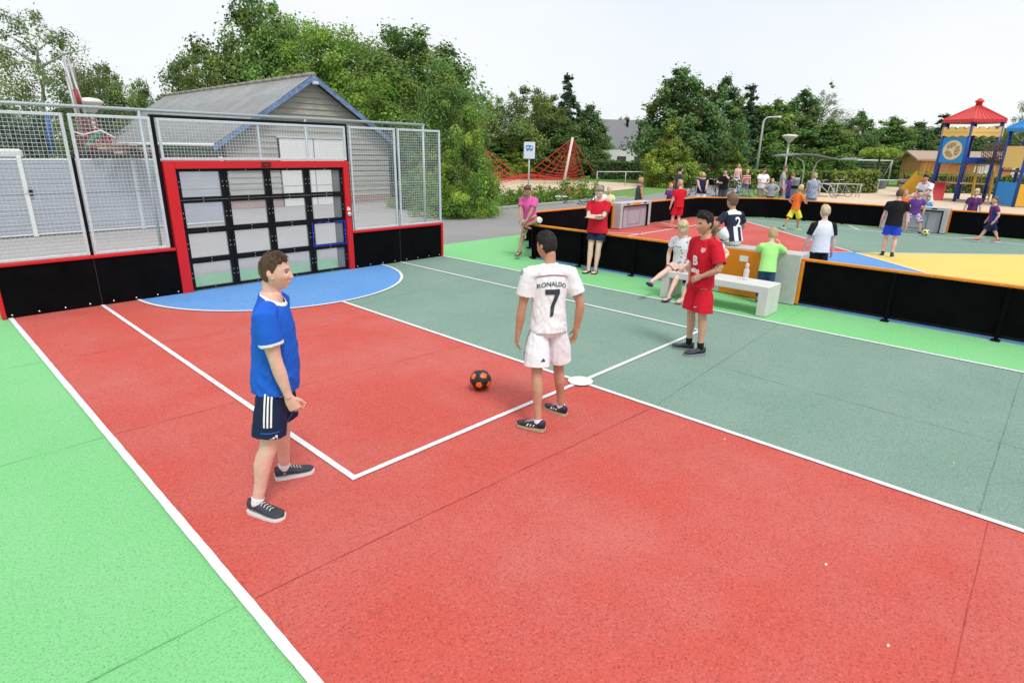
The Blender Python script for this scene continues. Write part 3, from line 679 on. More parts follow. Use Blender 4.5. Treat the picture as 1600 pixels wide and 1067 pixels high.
# ---------------------------------------------------------------- house and caravan far behind
p = along(995, 78); hs = empty('white_house', p, R(-35), 'white house with steep grey tiled roof behind caravans', 'house')
m_tile = mat('grey_tiles', (.20, .20, .215), rough=.8, var=.12, scale=3, stretch=(1, 6, 1)); m_wallw = mat('house_white', (.68, .70, .74), rough=.8, var=.04, scale=2)
hw, hl, he, hr = 5.2, 9.0, 1.6, 6.0
MB().slab([(-hl / 2, -hw, 0), (-hl / 2, hw, 0), (-hl / 2, hw, he), (-hl / 2, 0, hr), (-hl / 2, -hw, he)], (hl, 0, 0)).build('wall', m_wallw, hs)
for s in (-1, 1):
    a = Vector((-hl / 2 - .4, s * (hw + .5), he - .38)); b = Vector((-hl / 2 - .4, 0, hr + .08))
    rf = MB().slab([a, b, b + Vector((0, 0, .16)), a + Vector((0, 0, .16))], (hl + .8, 0, 0)).build('roof', m_tile, hs)
    if s < 0:
        for xx in (-1.2, 1.0):
            c = a + (b - a) * .35; d = a + (b - a) * .52; up = Vector((0, -.12, .24))
            MB().slab([c + up + Vector((xx + 5, 0, 0)), d + up + Vector((xx + 5, 0, 0)), d + up + Vector((xx + 6, 0, 0)), c + up + Vector((xx + 6, 0, 0))], (0, -.03, .06)).build('skylight', mat('skylight', (.65, .72, .80), rough=.15), rf)
        MB().slab([a + Vector((-.03, 0, -.05)), b + Vector((-.03, 0, -.05)), b + Vector((-.03, 0, .2)), a + Vector((-.03, 0, .2))], (-.1, 0, 0)).build('verge_board', mat('verge_blue', (.03, .05, .12), rough=.6), rf)
        for xx, yy in ((3, .9), (4.2, 2.4), (5.5, .6)): 
            c = a + (b - a) * (.95 - yy / 8); MB().lathe([(.14, 0), (.14, .7), (.2, .72), (.2, .9)], (c.x + xx, c.y, c.z), 10).build('flue', m_bframe, rf)
MB().bbox((-hl / 2 - .03, -1.0, 2.2), (-hl / 2 + .02, 1.0, 3.4)).build('window', mat('window_glass', (.02, .025, .03)), hs)
m_cv = mat('caravan_white', (.80, .80, .80), rough=.35); m_cvw = mat('caravan_window', (.10, .07, .08), rough=.15)
def caravan(px, depth, rz, L_, label):
    c = empty('caravan', along(px, depth), rz, label, 'caravan')
    prof = [(-L_ / 2, .6), (-L_ / 2 - .1, 1.4), (-L_ / 2 + .35, 2.45), (-L_ / 2 + .9, 2.65), (L_ / 2 - .5, 2.65), (L_ / 2, 2.3), (L_ / 2 + .08, 1.3), (L_ / 2, .6)]
    MB().slab([(x, -1.1, z) for x, z in prof], (0, 2.2, 0)).build('body', m_cv, c)
    for x in (-L_ * .22, L_ * .2): MB().bev((x, -1.11, 1.75), (L_ * .22, .04, .55), .01).build('window', m_cvw, c)
    MB().bbox((-L_ / 2, -1.115, .9), (L_ / 2, -1.10, 1.0)).build('trim_stripe', mat('trim_grey', (.35, .36, .38)), c)
    for y in (-.95, .95):
        wh = MB().lathe([(.15, -.08), (.33, -.08), (.33, .08), (.15, .08)], n=16); wh.v = [(q[0], y + q[2], .33 + q[1]) for q in wh.v]; wh.build('wheel', m_bframe, c)
caravan(955, 66, R(-42), 4.4, 'white caravan parked left of the house behind the hedge'); caravan(1012, 68, R(-50), 5.2, 'white caravan half hidden by the yellow green tree')

# low tubular railings along the grass
def railing(p0, p1, h, label, sp=2.6):
    p0 = Vector(p0); p1 = Vector(p1); d = p1 - p0; n_ = max(2, round(d.length / sp)); o = empty('tube_railing', p0, 0, label, 'railing')
    MB().tube([(0, 0, h), (d.x, d.y, h)], .035, 8).build('rail', m_lampm, o, True)
    for i in range(n_ + 1): MB().tube([(d.x * i / n_, d.y * i / n_, 0), (d.x * i / n_, d.y * i / n_, h)], .035, 8).build('post', m_lampm, o, True)
railing(along(935, 46), along(1105, 50), 1.0, 'grey tube railing in front of the caravan hedge')
railing(along(1340, 44), along(1500, 47), .8, 'low white rail on the lawn behind the sand')
# ================================================================== VEGETATION
def leafmat(name, col): return mat(name, col, rough=.6, attr='tint', trans=.38, spec=.25)
LM = {'fresh': leafmat('leaf_fresh', (.21, .35, .06)), 'dark': leafmat('leaf_dark', (.14, .24, .075)), 'birch': leafmat('leaf_birch', (.19, .25, .09)),
      'conifer': leafmat('leaf_conifer', (.09, .165, .085)), 'yellow': leafmat('leaf_yellow', (.25, .34, .06)), 'mid': leafmat('leaf_mid', (.175, .29, .07)), 'willow': leafmat('leaf_willow', (.20, .27, .075))}
m_bark = mat('bark', (.10, .08, .06), rough=.95, var=.3, scale=12, bump=.5, bscale=25); m_birchbark = mat('birch_bark', (.50, .49, .46), rough=.9, var=.35, scale=6, stretch=(1, 1, 3))
def leaves_mesh(name, cen, nor, size, tint, m, aspect=.68, droop=.2):
    """cen (n,3) leaf centres; nor (n,3) preferred normals; size (n,); tint (n,3)"""
    n = len(cen); rng = np.random
    a = rng.normal(size=(n, 3)); a -= nor * (a * nor).sum(1, keepdims=True) * .8; a[:, 2] -= droop; a /= np.linalg.norm(a, axis=1, keepdims=True) + 1e-9
    b = np.cross(nor, a); b /= np.linalg.norm(b, axis=1, keepdims=True) + 1e-9
    s = size[:, None]
    v = np.stack([cen - a * s * .5, cen + b * s * aspect * .5, cen + a * s * .5, cen - b * s * aspect * .5], 1).reshape(-1, 3)
    me = bpy.data.meshes.new(name); me.vertices.add(4 * n); me.vertices.foreach_set('co', v.astype(np.float32).ravel())
    me.loops.add(4 * n); me.loops.foreach_set('vertex_index', np.arange(4 * n, dtype=np.int32)); me.polygons.add(n); me.polygons.foreach_set('loop_start', np.arange(0, 4 * n, 4, dtype=np.int32))
    me.update(calc_edges=True)
    at = me.attributes.new('tint', 'FLOAT_COLOR', 'POINT'); c = np.ones((n, 4, 4), np.float32); c[:, :, :3] = tint[:, None, :]; at.data.foreach_set('color', c.ravel())
    me.materials.append(m); return me
PROF = {'round': lambda t: np.sqrt(np.clip(1 - (2 * t - .95) ** 2 * .98, 0, 1)) , 'oval': lambda t: np.clip(np.sin(np.pi * np.clip(t, 0, 1) ** .75), 0, 1) ** .7, 'cone': lambda t: (1 - t) ** .8 * .95 + .05, 'full': lambda t: np.clip(1.02 - np.clip(t, 0, 1) ** 2.4, .02, 1) * (.82 + .18 * np.sin(t * 7)), 'tall': lambda t: np.clip((1 - t ** 2.6), 0, 1) * (.75 + .25 * np.minimum(1, t * 4))}
def tree_meshes(seed, H_, Wd, base, prof, nclump, per, leaf, m, clump=.16, ragged=.25, bark=None, stems=1, tintv=.28):
    rs = np.random.RandomState(seed); np.random.seed(seed)
    f = PROF[prof]; CH_ = H_ - base
    t = rs.rand(nclump * 6); keep = rs.rand(nclump * 6) < np.maximum(f(t), .08) ** 1.3; t = t[keep][:nclump]; n = len(t)
    ang = rs.rand(n) * 2 * np.pi
    lob = 1 + ragged * np.sin(ang * 3 + seed + t * 5) * .6 + ragged * rs.normal(size=n) * .55
    r = f(t) * Wd / 2 * np.clip(lob, .4, 1.5) * rs.rand(n) ** .38
    c = np.stack([r * np.cos(ang), r * np.sin(ang), base + t * CH_], 1)
    cr_ = clump * Wd * (.55 + .8 * rs.rand(n)) * (.42 + .58 * f(t))
    ci = np.repeat(np.arange(n), per); k = len(ci)
    d = rs.normal(size=(k, 3)); d /= np.linalg.norm(d, axis=1, keepdims=True); d[:, 2] *= .8
    p = c[ci] + d * (cr_[ci] * rs.rand(k) ** .45)[:, None]
    # stray twigs pushing out of the outline
    tw = rs.rand(k) < .06; out_ = p - np.array([0, 0, base + CH_ * .45]); out_ /= np.linalg.norm(out_, axis=1, keepdims=True) + 1e-9
    p[tw] += (out_ * (rs.rand(k) * .09 * Wd)[:, None])[tw]
    nor = d * .6 + out_ * .5 + np.array([0, 0, .55]) + rs.normal(size=(k, 3)) * .45; nor /= np.linalg.norm(nor, axis=1, keepdims=True)
    br = np.clip(1 + tintv * rs.normal(size=n), .5, 1.7); yel = np.clip(rs.normal(size=n) * .12, -.2, .3)
    tint = np.stack([br * (1 + yel), br, br * (1 - yel)], 1)[ci] * (1 + .18 * rs.normal(size=(k, 1))).clip(.5, 1.6)
    crown = leaves_mesh('crown', p, nor, leaf * (.6 + .8 * rs.rand(k)), tint, m)
    tk = MB()
    for s_ in range(stems):
        a0 = rs.rand() * 6.28; off = Vector((math.cos(a0), math.sin(a0), 0)) * (Wd * .06 if stems > 1 else 0); top = H_ * (.82 if stems == 1 else rs.uniform(.55, .8)); r0_ = .018 * H_ / (1 if stems == 1 else 1.6)
        pts = [off * (1 + 2.2 * q) + Vector((rs.normal() * .03 * H_ * q, rs.normal() * .03 * H_ * q, top * q)) for q in (0, .12, .3, .5, .75, 1)]
        tk.tube(pts, [r0_ * 1.35, r0_, r0_ * .82, r0_ * .6, r0_ * .35, r0_ * .08], 8)
        for q in range(9):
            zz = base * .8 + (top - base * .8) * rs.uniform(.05, .85); a = rs.rand() * 6.28; ll = Wd * .42 * float(f(np.array([max(0, (zz - base) / CH_)]))[0] + .15); q0 = zz / top
            i = min(4, int(np.searchsorted([0, .12, .3, .5, .75, 1], q0)) - 1); i = max(i, 0); o_ = pts[i].lerp(pts[i + 1], .5); o_.z = zz
            tk.tube([o_, o_ + Vector((math.cos(a) * ll * .5, math.sin(a) * ll * .5, ll * .28)), o_ + Vector((math.cos(a + .2) * ll, math.sin(a + .2) * ll, ll * .45))], [r0_ * .45, r0_ * .25, r0_ * .05], 5, cap=False)
    tm_ = newmesh('trunk', tk.v, tk.f, bark or m_bark, True)
    return crown, tm_
def tree(name, loc, label, meshes, sc=(1, 1, 1), rz=0., group=None):
    o = empty(name, loc, rz, label, 'tree', group); o.scale = sc
    link(bpy.data.objects.new('crown', meshes[0]), o); link(bpy.data.objects.new('trunk', meshes[1]), o); return o
TK = {
 'alder': tree_meshes(11, 10, 7, 1.2, 'oval', 150, 210, .20, LM['mid'], clump=.15, ragged=.35, stems=3),
 'alder2': tree_meshes(12, 10, 8, .6, 'round', 170, 200, .20, LM['fresh'], clump=.14, ragged=.35, stems=3),
 'bush': tree_meshes(13, 5, 5, .0, 'full', 170, 190, .135, LM['fresh'], clump=.13, ragged=.3, stems=4),
 'birch': tree_meshes(14, 10, 6, 1.6, 'oval', 120, 150, .12, LM['birch'], clump=.12, ragged=.5, bark=m_birchbark),
 'lime': tree_meshes(15, 12, 8, .3, 'tall', 330, 125, .27, LM['dark'], clump=.115, ragged=.13, stems=1),
 'lime2': tree_meshes(16, 12, 7, .3, 'tall', 300, 125, .27, LM['mid'], clump=.125, ragged=.18, stems=1),
 'spruce': tree_meshes(17, 12, 5.5, .3, 'cone', 340, 85, .24, LM['conifer'], clump=.10, ragged=.2),
 'yellow': tree_meshes(18, 6, 5, .1, 'full', 130, 170, .20, LM['yellow'], clump=.14, ragged=.3, stems=3),
 'willow': tree_meshes(19, 10, 8, .6, 'round', 170, 170, .22, LM['willow'], clump=.13, ragged=.35, stems=2),
}
TH = {'alder': (10, 7), 'alder2': (10, 8), 'bush': (5, 5), 'birch': (10, 6), 'lime': (12, 8), 'lime2': (12, 7), 'spruce': (12, 5.5), 'yellow': (6, 5), 'willow': (10, 8)}
def T(px, depth, top, wpx, kind, label, group, name='broadleaf_tree'):
    p = along(px, depth); h = zat(p.x, p.y, top); wd = wpx * depth / FPX * 1.02; H0, W0 = TH[kind]
    tree(name, p, label, TK[kind], (wd / W0, wd / W0, h / H0), random.uniform(0, 6.28), group)
gs = 'trees behind the shed'
T(330, 40, 70, 110, 'willow', 'loose green tree left of the shed ridge', gs); T(430, 43, -14, 150, 'alder', 'tallest green tree rising behind the shed ridge', gs, )
T(535, 41, 42, 165, 'alder2', 'broad green tree directly behind the shed gable', gs); T(655, 37, 42, 190, 'alder', 'wide leafy tree right of the shed', gs)
T(480, 50, 25, 150, 'alder2', 'green tree furthest back behind the shed', gs); T(600, 33, 118, 150, 'alder2', 'lower leafy tree against the right shed wall', gs)
T(694, 29, 92, 100, 'alder', 'leafy tree between the shed and the roadside bush', gs); T(615, 46, 50, 130, 'willow', 'pale tree top between the two largest crowns', gs)
p = G(738, 334); p.z = 0
T(735, 23.5, 163, 92, 'bush', 'dense bright green roadside bush beside the asphalt', None, 'roadside_bush')
T(700, 22.5, 232, 85, 'bush', 'low dark bush at the end of the mesh fence', None, 'roadside_bush')
T(660, 25.5, 205, 80, 'bush', 'shrub seen through the right mesh panel', None, 'roadside_bush')
gl = 'trees behind the gates'
T(82, 33, -22, 150, 'birch', 'tall airy birch above the left mesh panels', gl, 'birch_tree'); T(15, 36, 140, 90, 'birch', 'small pale tree at the left picture edge', gl, 'birch_tree')
T(180, 36, 100, 82, 'willow', 'light green tree beside the machine mast', gl); T(232, 40, 122, 52, 'alder', 'small tree just left of the shed roof', gl); T(130, 40, 150, 80, 'alder', 'low green tree behind the machine mast', gl)
gm = 'trees behind the rope net'
T(752, 60, 150, 75, 'willow', 'pale tree behind the roadside bush', gm); T(826, 60, 136, 98, 'willow', 'olive green tree above the camper sign', gm); T(884, 66, 116, 72, 'spruce', 'pointed dark spruce behind the rope net pole', gm, 'spruce_tree')
T(915, 66, 158, 75, 'lime', 'dark tree left of the house', gm); T(868, 60, 185, 95, 'lime', 'dark rounded tree behind the rope net', gm); T(790, 60, 205, 110, 'lime2', 'low tree behind the slack end of the net', gm); T(850, 68, 150, 90, 'lime', 'dark tree between the olive tree and the spruce', gm); T(972, 95, 184, 50, 'willow', 'far pale tree above the house roof', gm); T(930, 68, 200, 60, 'lime2', 'tree touching the left end of the house', gm)
gr = 'tree row along the far lawn'
for a in ((1058, 51, 96, 128, 'lime', 'largest dark tree beside the white house'), (1119, 55, 112, 88, 'lime', 'second dark tree right of the house'), (1160, 58, 132, 78, 'spruce', 'narrow tree behind the street lamp'), (1200, 58, 144, 92, 'lime2', 'green tree right of the street lamp'), (1243, 60, 133, 90, 'lime', 'dark tree above the dish lamp'),
          (1277, 62, 126, 66, 'birch', 'airy birch top in the far tree row'), (1288, 57, 178, 90, 'lime2', 'lower green tree behind the canopy'), (1337, 66, 168, 66, 'lime', 'rounded dark tree right of the canopy'), (1386, 72, 174, 78, 'lime2', 'far tree behind the pergola'), (1424, 74, 186, 80, 'lime', 'far dark tree beside the play tower'),
          (1462, 76, 178, 70, 'spruce', 'dark tree directly left of the red tower roof'), (1500, 76, 196, 80, 'lime', 'far tree behind the red tower'), (1592, 58, 138, 62, 'birch', 'birch at the right picture edge'), (1550, 80, 190, 90, 'lime2', 'far tree between the two towers'), (1640, 74, 170, 120, 'lime', 'tree beyond the blue roofed tower'),
          (1090, 66, 150, 90, 'lime2', 'tree filling behind the two largest dark trees'), (1310, 80, 190, 90, 'lime', 'far tree in the gap of the tree row'), (1180, 75, 160, 100, 'lime', 'tree at the back of the row behind the lamp')):
    T(a[0], a[1], a[2], a[3], a[4], a[5], gr)
T(1046, 46, 190, 72, 'yellow', 'yellow green young tree in front of the dark tree', None); T(1014, 60, 225, 50, 'yellow', 'small green tree before the house wall', None); T(1150, 50, 232, 55, 'yellow', 'low yellow green shrub before the tree row', None); T(805, 56, 235, 45, 'yellow', 'yellow green shrub behind the rope net', None)
# pergola-like umbrella tree in a planter
p = along(1376, 49); h = zat(p.x, p.y, 233); ut = empty('umbrella_tree', p, 0, 'flat topped umbrella tree growing from a grey planter', 'tree')
kk = 2600; c = np.stack([np.random.uniform(-1.5, 1.5, kk), np.random.uniform(-1.5, 1.5, kk), h - .25 + .3 * np.random.rand(kk)], 1); c = c[(c[:, 0] ** 2 + c[:, 1] ** 2) < 2.3]; c[:, 2] += .16 * np.sin(c[:, 0] * 4) * np.cos(c[:, 1] * 3.5) - .12 * (c[:, 0] ** 2 + c[:, 1] ** 2)
link(bpy.data.objects.new('crown', leaves_mesh('crown', c, (lambda q: q / np.linalg.norm(q, axis=1, keepdims=True))(np.array([0, 0, .7]) + np.random.normal(size=(len(c), 3)) * .5), np.full(len(c), .24), np.ones((len(c), 3)) * np.random.uniform(.9, 1.7, (len(c), 1)), LM['yellow'])), ut)
MB().tube([(0, 0, 0), (.05, 0, h * .6), (0, 0, h - .2)], [.1, .08, .05], 8).build('trunk', m_bark, ut, True)
tag(MB().bev((p.x, p.y - .05, .36), (1.3, 1.3, .7), .03).build('planter', mat('planter_grey', (.13, .14, .17), rough=.8)), 'square dark grey planter under the umbrella tree', 'planter')

# hedges: boxes of leaves over a twiggy core
def hedge(p0, p1, th, h, m, label, leaf=.14, dens=130, name='hedge', uneven=.06):
    p0 = Vector(p0); p1 = Vector(p1); d = (p1 - p0); L_ = d.length; rz = math.atan2(d.y, d.x)
    o = empty(name, (p0 + p1) / 2, rz, label, 'hedge')
    n = int(dens * (2 * h * L_ + th * L_ + 2 * th * h)); f = np.random.rand(n); a1 = h * L_; a2 = th * L_; tot = 2 * a1 + a2 + 2 * th * h
    u = np.random.uniform(-.5, .5, n) * L_; v = np.random.uniform(-.5, .5, n) * th; z = np.random.rand(n) * h; nor = np.zeros((n, 3))
    s1 = f < 2 * a1 / tot; sg_ = np.where(np.random.rand(n) < .5, -1., 1.); v[s1] = (sg_ * th / 2)[s1]; nor[s1, 1] = sg_[s1]
    s2 = (~s1) & (f < (2 * a1 + a2) / tot); z[s2] = h; nor[s2, 2] = 1; s3 = ~(s1 | s2); u[s3] = (sg_ * L_ / 2)[s3]; nor[s3, 0] = sg_[s3]
    c = np.stack([u, v, z], 1) - nor * (np.random.rand(n) * .22 * min(th, h))[:, None]
    wv = np.sin(u * 1.7) * uneven + np.sin(u * 4.1 + 1) * uneven * .6; c[:, 2] += wv * (c[:, 2] / h); c += np.random.normal(size=(n, 3)) * uneven * .5; c[:, 2] = np.maximum(c[:, 2], .02)
    nor = nor + np.random.normal(size=(n, 3)) * .6; nor /= np.linalg.norm(nor, axis=1, keepdims=True)
    br = np.clip(1 + .3 * np.random.normal(size=n), .45, 1.8)[:, None] * np.ones((1, 3))
    link(bpy.data.objects.new('foliage', leaves_mesh('foliage', c, nor, leaf * (.6 + .8 * np.random.rand(n)), br, m)), o)
    MB().box((0, 0, h * .44), (L_ * .98, th * .62, h * .86)).build('twig_core', mat('twig_core', (.035, .045, .02), rough=1., var=.5, scale=6), o)
    return o
hedge((-9, 23.2, 0), (3.9, 22.9, 0), 1.3, 3.2, LM['conifer'], 'tall laurel hedge behind the grey gates', .17, 75, uneven=.16)
hedge(along(925, 58), along(1062, 58), 1.4, 1.7, LM['dark'], 'long dark hedge below the caravans', .2, 60)
hedge(along(1130, 46), along(1206, 46), 1.2, 1.35, LM['yellow'], 'clipped green hedge behind the bicycles', .2, 60)
hedge(along(1226, 46), along(1286, 46), 1.2, 1.35, LM['fresh'], 'clipped hedge block under the canopy', .18, 60)
hedge(along(1298, 42), along(1372, 43), 1.4, 1.5, LM['yellow'], 'clipped green hedge left of the planter', .17, 80)
hedge(along(1422, 45), along(1620, 44), 1.2, 1.35, LM['mid'], 'long clipped hedge in front of the wooden cabin', .17, 60)
hedge(along(1296, 68), along(1500, 74), 2, 2.2, LM['dark'], 'dark hedge at the far edge of the lawn', .3, 40)
# row of young shrubs beside the road
def young_shrub(loc, h, wd, label):
    o = empty('young_shrub', loc, 0, label, 'shrub', 'young shrubs along the kerb'); ns = 9; P_ = []; st = MB()
    for i in range(ns):
        a = random.uniform(0, 6.28); rr_ = random.uniform(0, wd * .45); b = Vector((math.cos(a) * rr_, math.sin(a) * rr_, 0)); hh = h * random.uniform(.5, 1); tp = b + Vector((random.uniform(-.2, .2), random.uniform(-.2, .2), hh))
        st.tube([b, tp], [.012, .004], 4, cap=False)
        for q in range(55): tt = random.random() ** .8; P_.append(b.lerp(tp, tt) + Vector((random.gauss(0, .1), random.gauss(0, .1), random.gauss(0, .06))))
    for q in range(320): a = random.uniform(0, 6.28); rr_ = wd * .5 * random.random() ** .5; P_.append(Vector((math.cos(a) * rr_, math.sin(a) * rr_, random.uniform(.03, h * .42))))
    P_ = np.array([tuple(q) for q in P_]); P_[:, 2] = np.maximum(P_[:, 2], .03); n = len(P_); nor = np.random.normal(size=(n, 3)) + np.array([0, 0, .8]); nor /= np.linalg.norm(nor, axis=1, keepdims=True)
    link(bpy.data.objects.new('foliage', leaves_mesh('foliage', P_, nor, np.random.uniform(.07, .14, n), np.clip(1 + .3 * np.random.normal(size=(n, 1)), .5, 1.7) * np.ones((1, 3)), LM['fresh'])), o)
    st.build('stems', m_bark, o); return o
for i in range(9):
    q = Vector((19.2, 19.0, 0)).lerp(Vector((27.8, 20.4, 0)), i / 8); young_shrub(q, random.uniform(.75, 1.15), 1.25, ['leafy young shrub nearest the roadside bush', 'second young shrub from the roadside bush', 'young shrub just left of the camper sign pole', 'young shrub just right of the camper sign pole', 'young shrub behind the head of the boy in pink', 'young shrub left of the orange bicycle', 'young shrub behind the orange bicycle', 'second to last young shrub of the kerb row', 'last young shrub at the lawn end of the kerb row'][i])
# ================================================================== ROPE NET, CANOPY, PLAYGROUND, BICYCLES
m_rope = mat('red_rope', (.55, .05, .035), rough=.7, var=.15, scale=30)
net = empty('rope_net_climber', G(880, 290), 0, 'red rope climbing net slung from a leaning pale pole', 'climbing net'); nl = net.location
A_ = PD(893, 216, 45.5) - nl; A0 = Vector((0, 0, 0)); Lw = G(815, 279, .35) - nl; Rg = G(915, 283, 0) - nl; Rg2 = G(935, 281, 0) - nl; Kf = along(905, 56) - nl; B_ = PD(745, 224, 47) - nl; Kb = along(770, 50) - nl; Kc = G(762, 290, .2) - nl
A_ = Vector((A_.x * 0 + (G(893, 250, 3.3) - nl).x * 0, 0, 0)); pt = G(880, 290); zt_ = zat(pt.x, pt.y, 216); A_ = Vector((.55, -.25, zt_))
MB().tube([A0, A_ * 1.02], [.10, .085], 12).build('pole', mat('pole_pale', (.68, .66, .63), rough=.5, var=.05, scale=5), net, True)
def web(a, b, c, n=11, r=.022, sag=.25):
    m_ = MB()
    def P3(u, v):
        q = a.lerp(b, u); q2 = a.lerp(c, u); p_ = q.lerp(q2, v); p_.z -= sag * math.sin(math.pi * u) * math.sin(math.pi * v) * 2; return p_
    for i in range(1, n + 1): m_.tube([P3(i / n, k / 8) for k in range(9)], r, 5, cap=False)
    for j in range(0, 7): m_.tube([P3(k / 10, j / 6) for k in range(1, 11)], r, 5, cap=False)
    m_.build('net_panel', m_rope, net)
web(A_, Lw, Rg, 10); web(A_, Lw, Kf, 10); web(B_, Lw, Kb, 9); web(B_, Lw, Kc, 9); web(Lw + Vector((0, 0, .05)), Kb, Kf, 9, sag=-.2)
for q in (Rg, Rg2, Lw, Kf): MB().tube([A_, q], .035, 6).build('stay_rope', m_rope, net)
for q in (Kb, Kc, Lw): MB().tube([B_, q], .035, 6).build('stay_rope', m_rope, net)
MB().tube([Vector((B_.x, B_.y, 0)), B_], .09, 10).build('pole', MATS['pole_pale'], net, True)

# wave canopy over the bicycle stand
cp = empty('bike_canopy', along(1268, 43), R(-42), 'grey wave shaped canopy on two curved posts', 'canopy')
wv = MB(); zc = zat(cp.location.x, cp.location.y, 243); v = []; f = []; n_ = 30
for i in range(n_ + 1):
    x = -2.4 + 5.6 * i / n_; zz = zc - .12 + .16 * math.cos((x + .9) * 1.05)
    for (yy, dz) in ((-.9, 0), (.9, 0), (.9, .07), (-.9, .07)): v.append((x, yy, zz + dz))
for i in range(n_):
    for j in range(4): f.append((i * 4 + j, i * 4 + (j + 1) % 4, i * 4 + 4 + (j + 1) % 4, i * 4 + 4 + j))
f += [(3, 2, 1, 0), tuple(n_ * 4 + j for j in range(4))]
wv.add(v, f).build('canopy_roof', mat('canopy_grey', (.22, .23, .25), rough=.5, metal=.2), cp, False)
for x in (-.35, .35): MB().tube([(x, 0, 0), (x, 0, zc - .9), (x * 1.5, 0, zc - .4), (x * 3, 0, zc - .12)], .055, 10).build('post', m_lampm, cp, True)

# training goal on the lawn
tg = empty('lawn_goal', along(1345, 56), R(-46), 'white football goal with net standing on the lawn', 'goal'); w2, h2 = 3.0, 2.1
for s in (-1, 1):
    MB().tube([(s * w2, 0, 0), (s * w2, 0, h2)], .06, 10).build('post', m_white, tg, True); MB().tube([(s * w2, 0, h2), (s * w2, 1.2, 0)], .03, 8).build('stay', m_white, tg, True)
MB().tube([(-w2 - .06, 0, h2), (w2 + .06, 0, h2)], .06, 10).build('crossbar', m_white, tg, True)
nn = MB()
for i in range(25): x = -w2 + 2 * w2 * i / 24; nn.tube([(x, 0.03, h2), (x, 1.2, .02)], .010, 3, cap=False)
for i in range(9): nn.tube([(-w2, 1.2 * i / 8, h2 * (1 - i / 8) + .02), (w2, 1.2 * i / 8, h2 * (1 - i / 8) + .02)], .010, 3, cap=False)
nn.build('goal_net', mat('net_grey', (.45, .48, .5), rough=.8), tg)

# wooden cabin behind the play towers
m_cab = mat('cabin_wood', (.52, .27, .10), rough=.75, var=.18, scale=3, stretch=(1, 1, 12)); cb = empty('wooden_cabin', along(1545, 52), R(-62), 'brown wooden log cabin with pale roof behind the play towers', 'cabin')
cw2, cd2, che, chr_ = 5.6, 2.4, 2.3, 2.75
for i in range(16):
    zz = .02 + i * .145; MB().box((0, -cd2, zz + .07), (2 * cw2, .14, .138)).build('log_board', m_cab, cb)
MB().slab([(-cw2, -cd2 + .08, 0), (-cw2, cd2, 0), (-cw2, cd2, che), (-cw2, 0, chr_), (-cw2, -cd2 + .08, che)], (2 * cw2, 0, 0)).build('wall', m_cab, cb)
for s in (-1, 1):
    a = Vector((-cw2 - .5, s * (cd2 + .55), che - .12)); b = Vector((-cw2 - .5, 0, chr_ + .1)); MB().slab([a, b, b + Vector((0, 0, .14)), a + Vector((0, 0, .14))], (2 * cw2 + 1, 0, 0)).build('roof', mat('cabin_roof', (.40, .30, .23), rough=.85, var=.1, scale=4), cb)
for x in (-1.2, 1.4): MB().bev((x, -cd2 - .08, 1.35), (1.1, .06, 1.2), .01).build('window', m_white, cb)

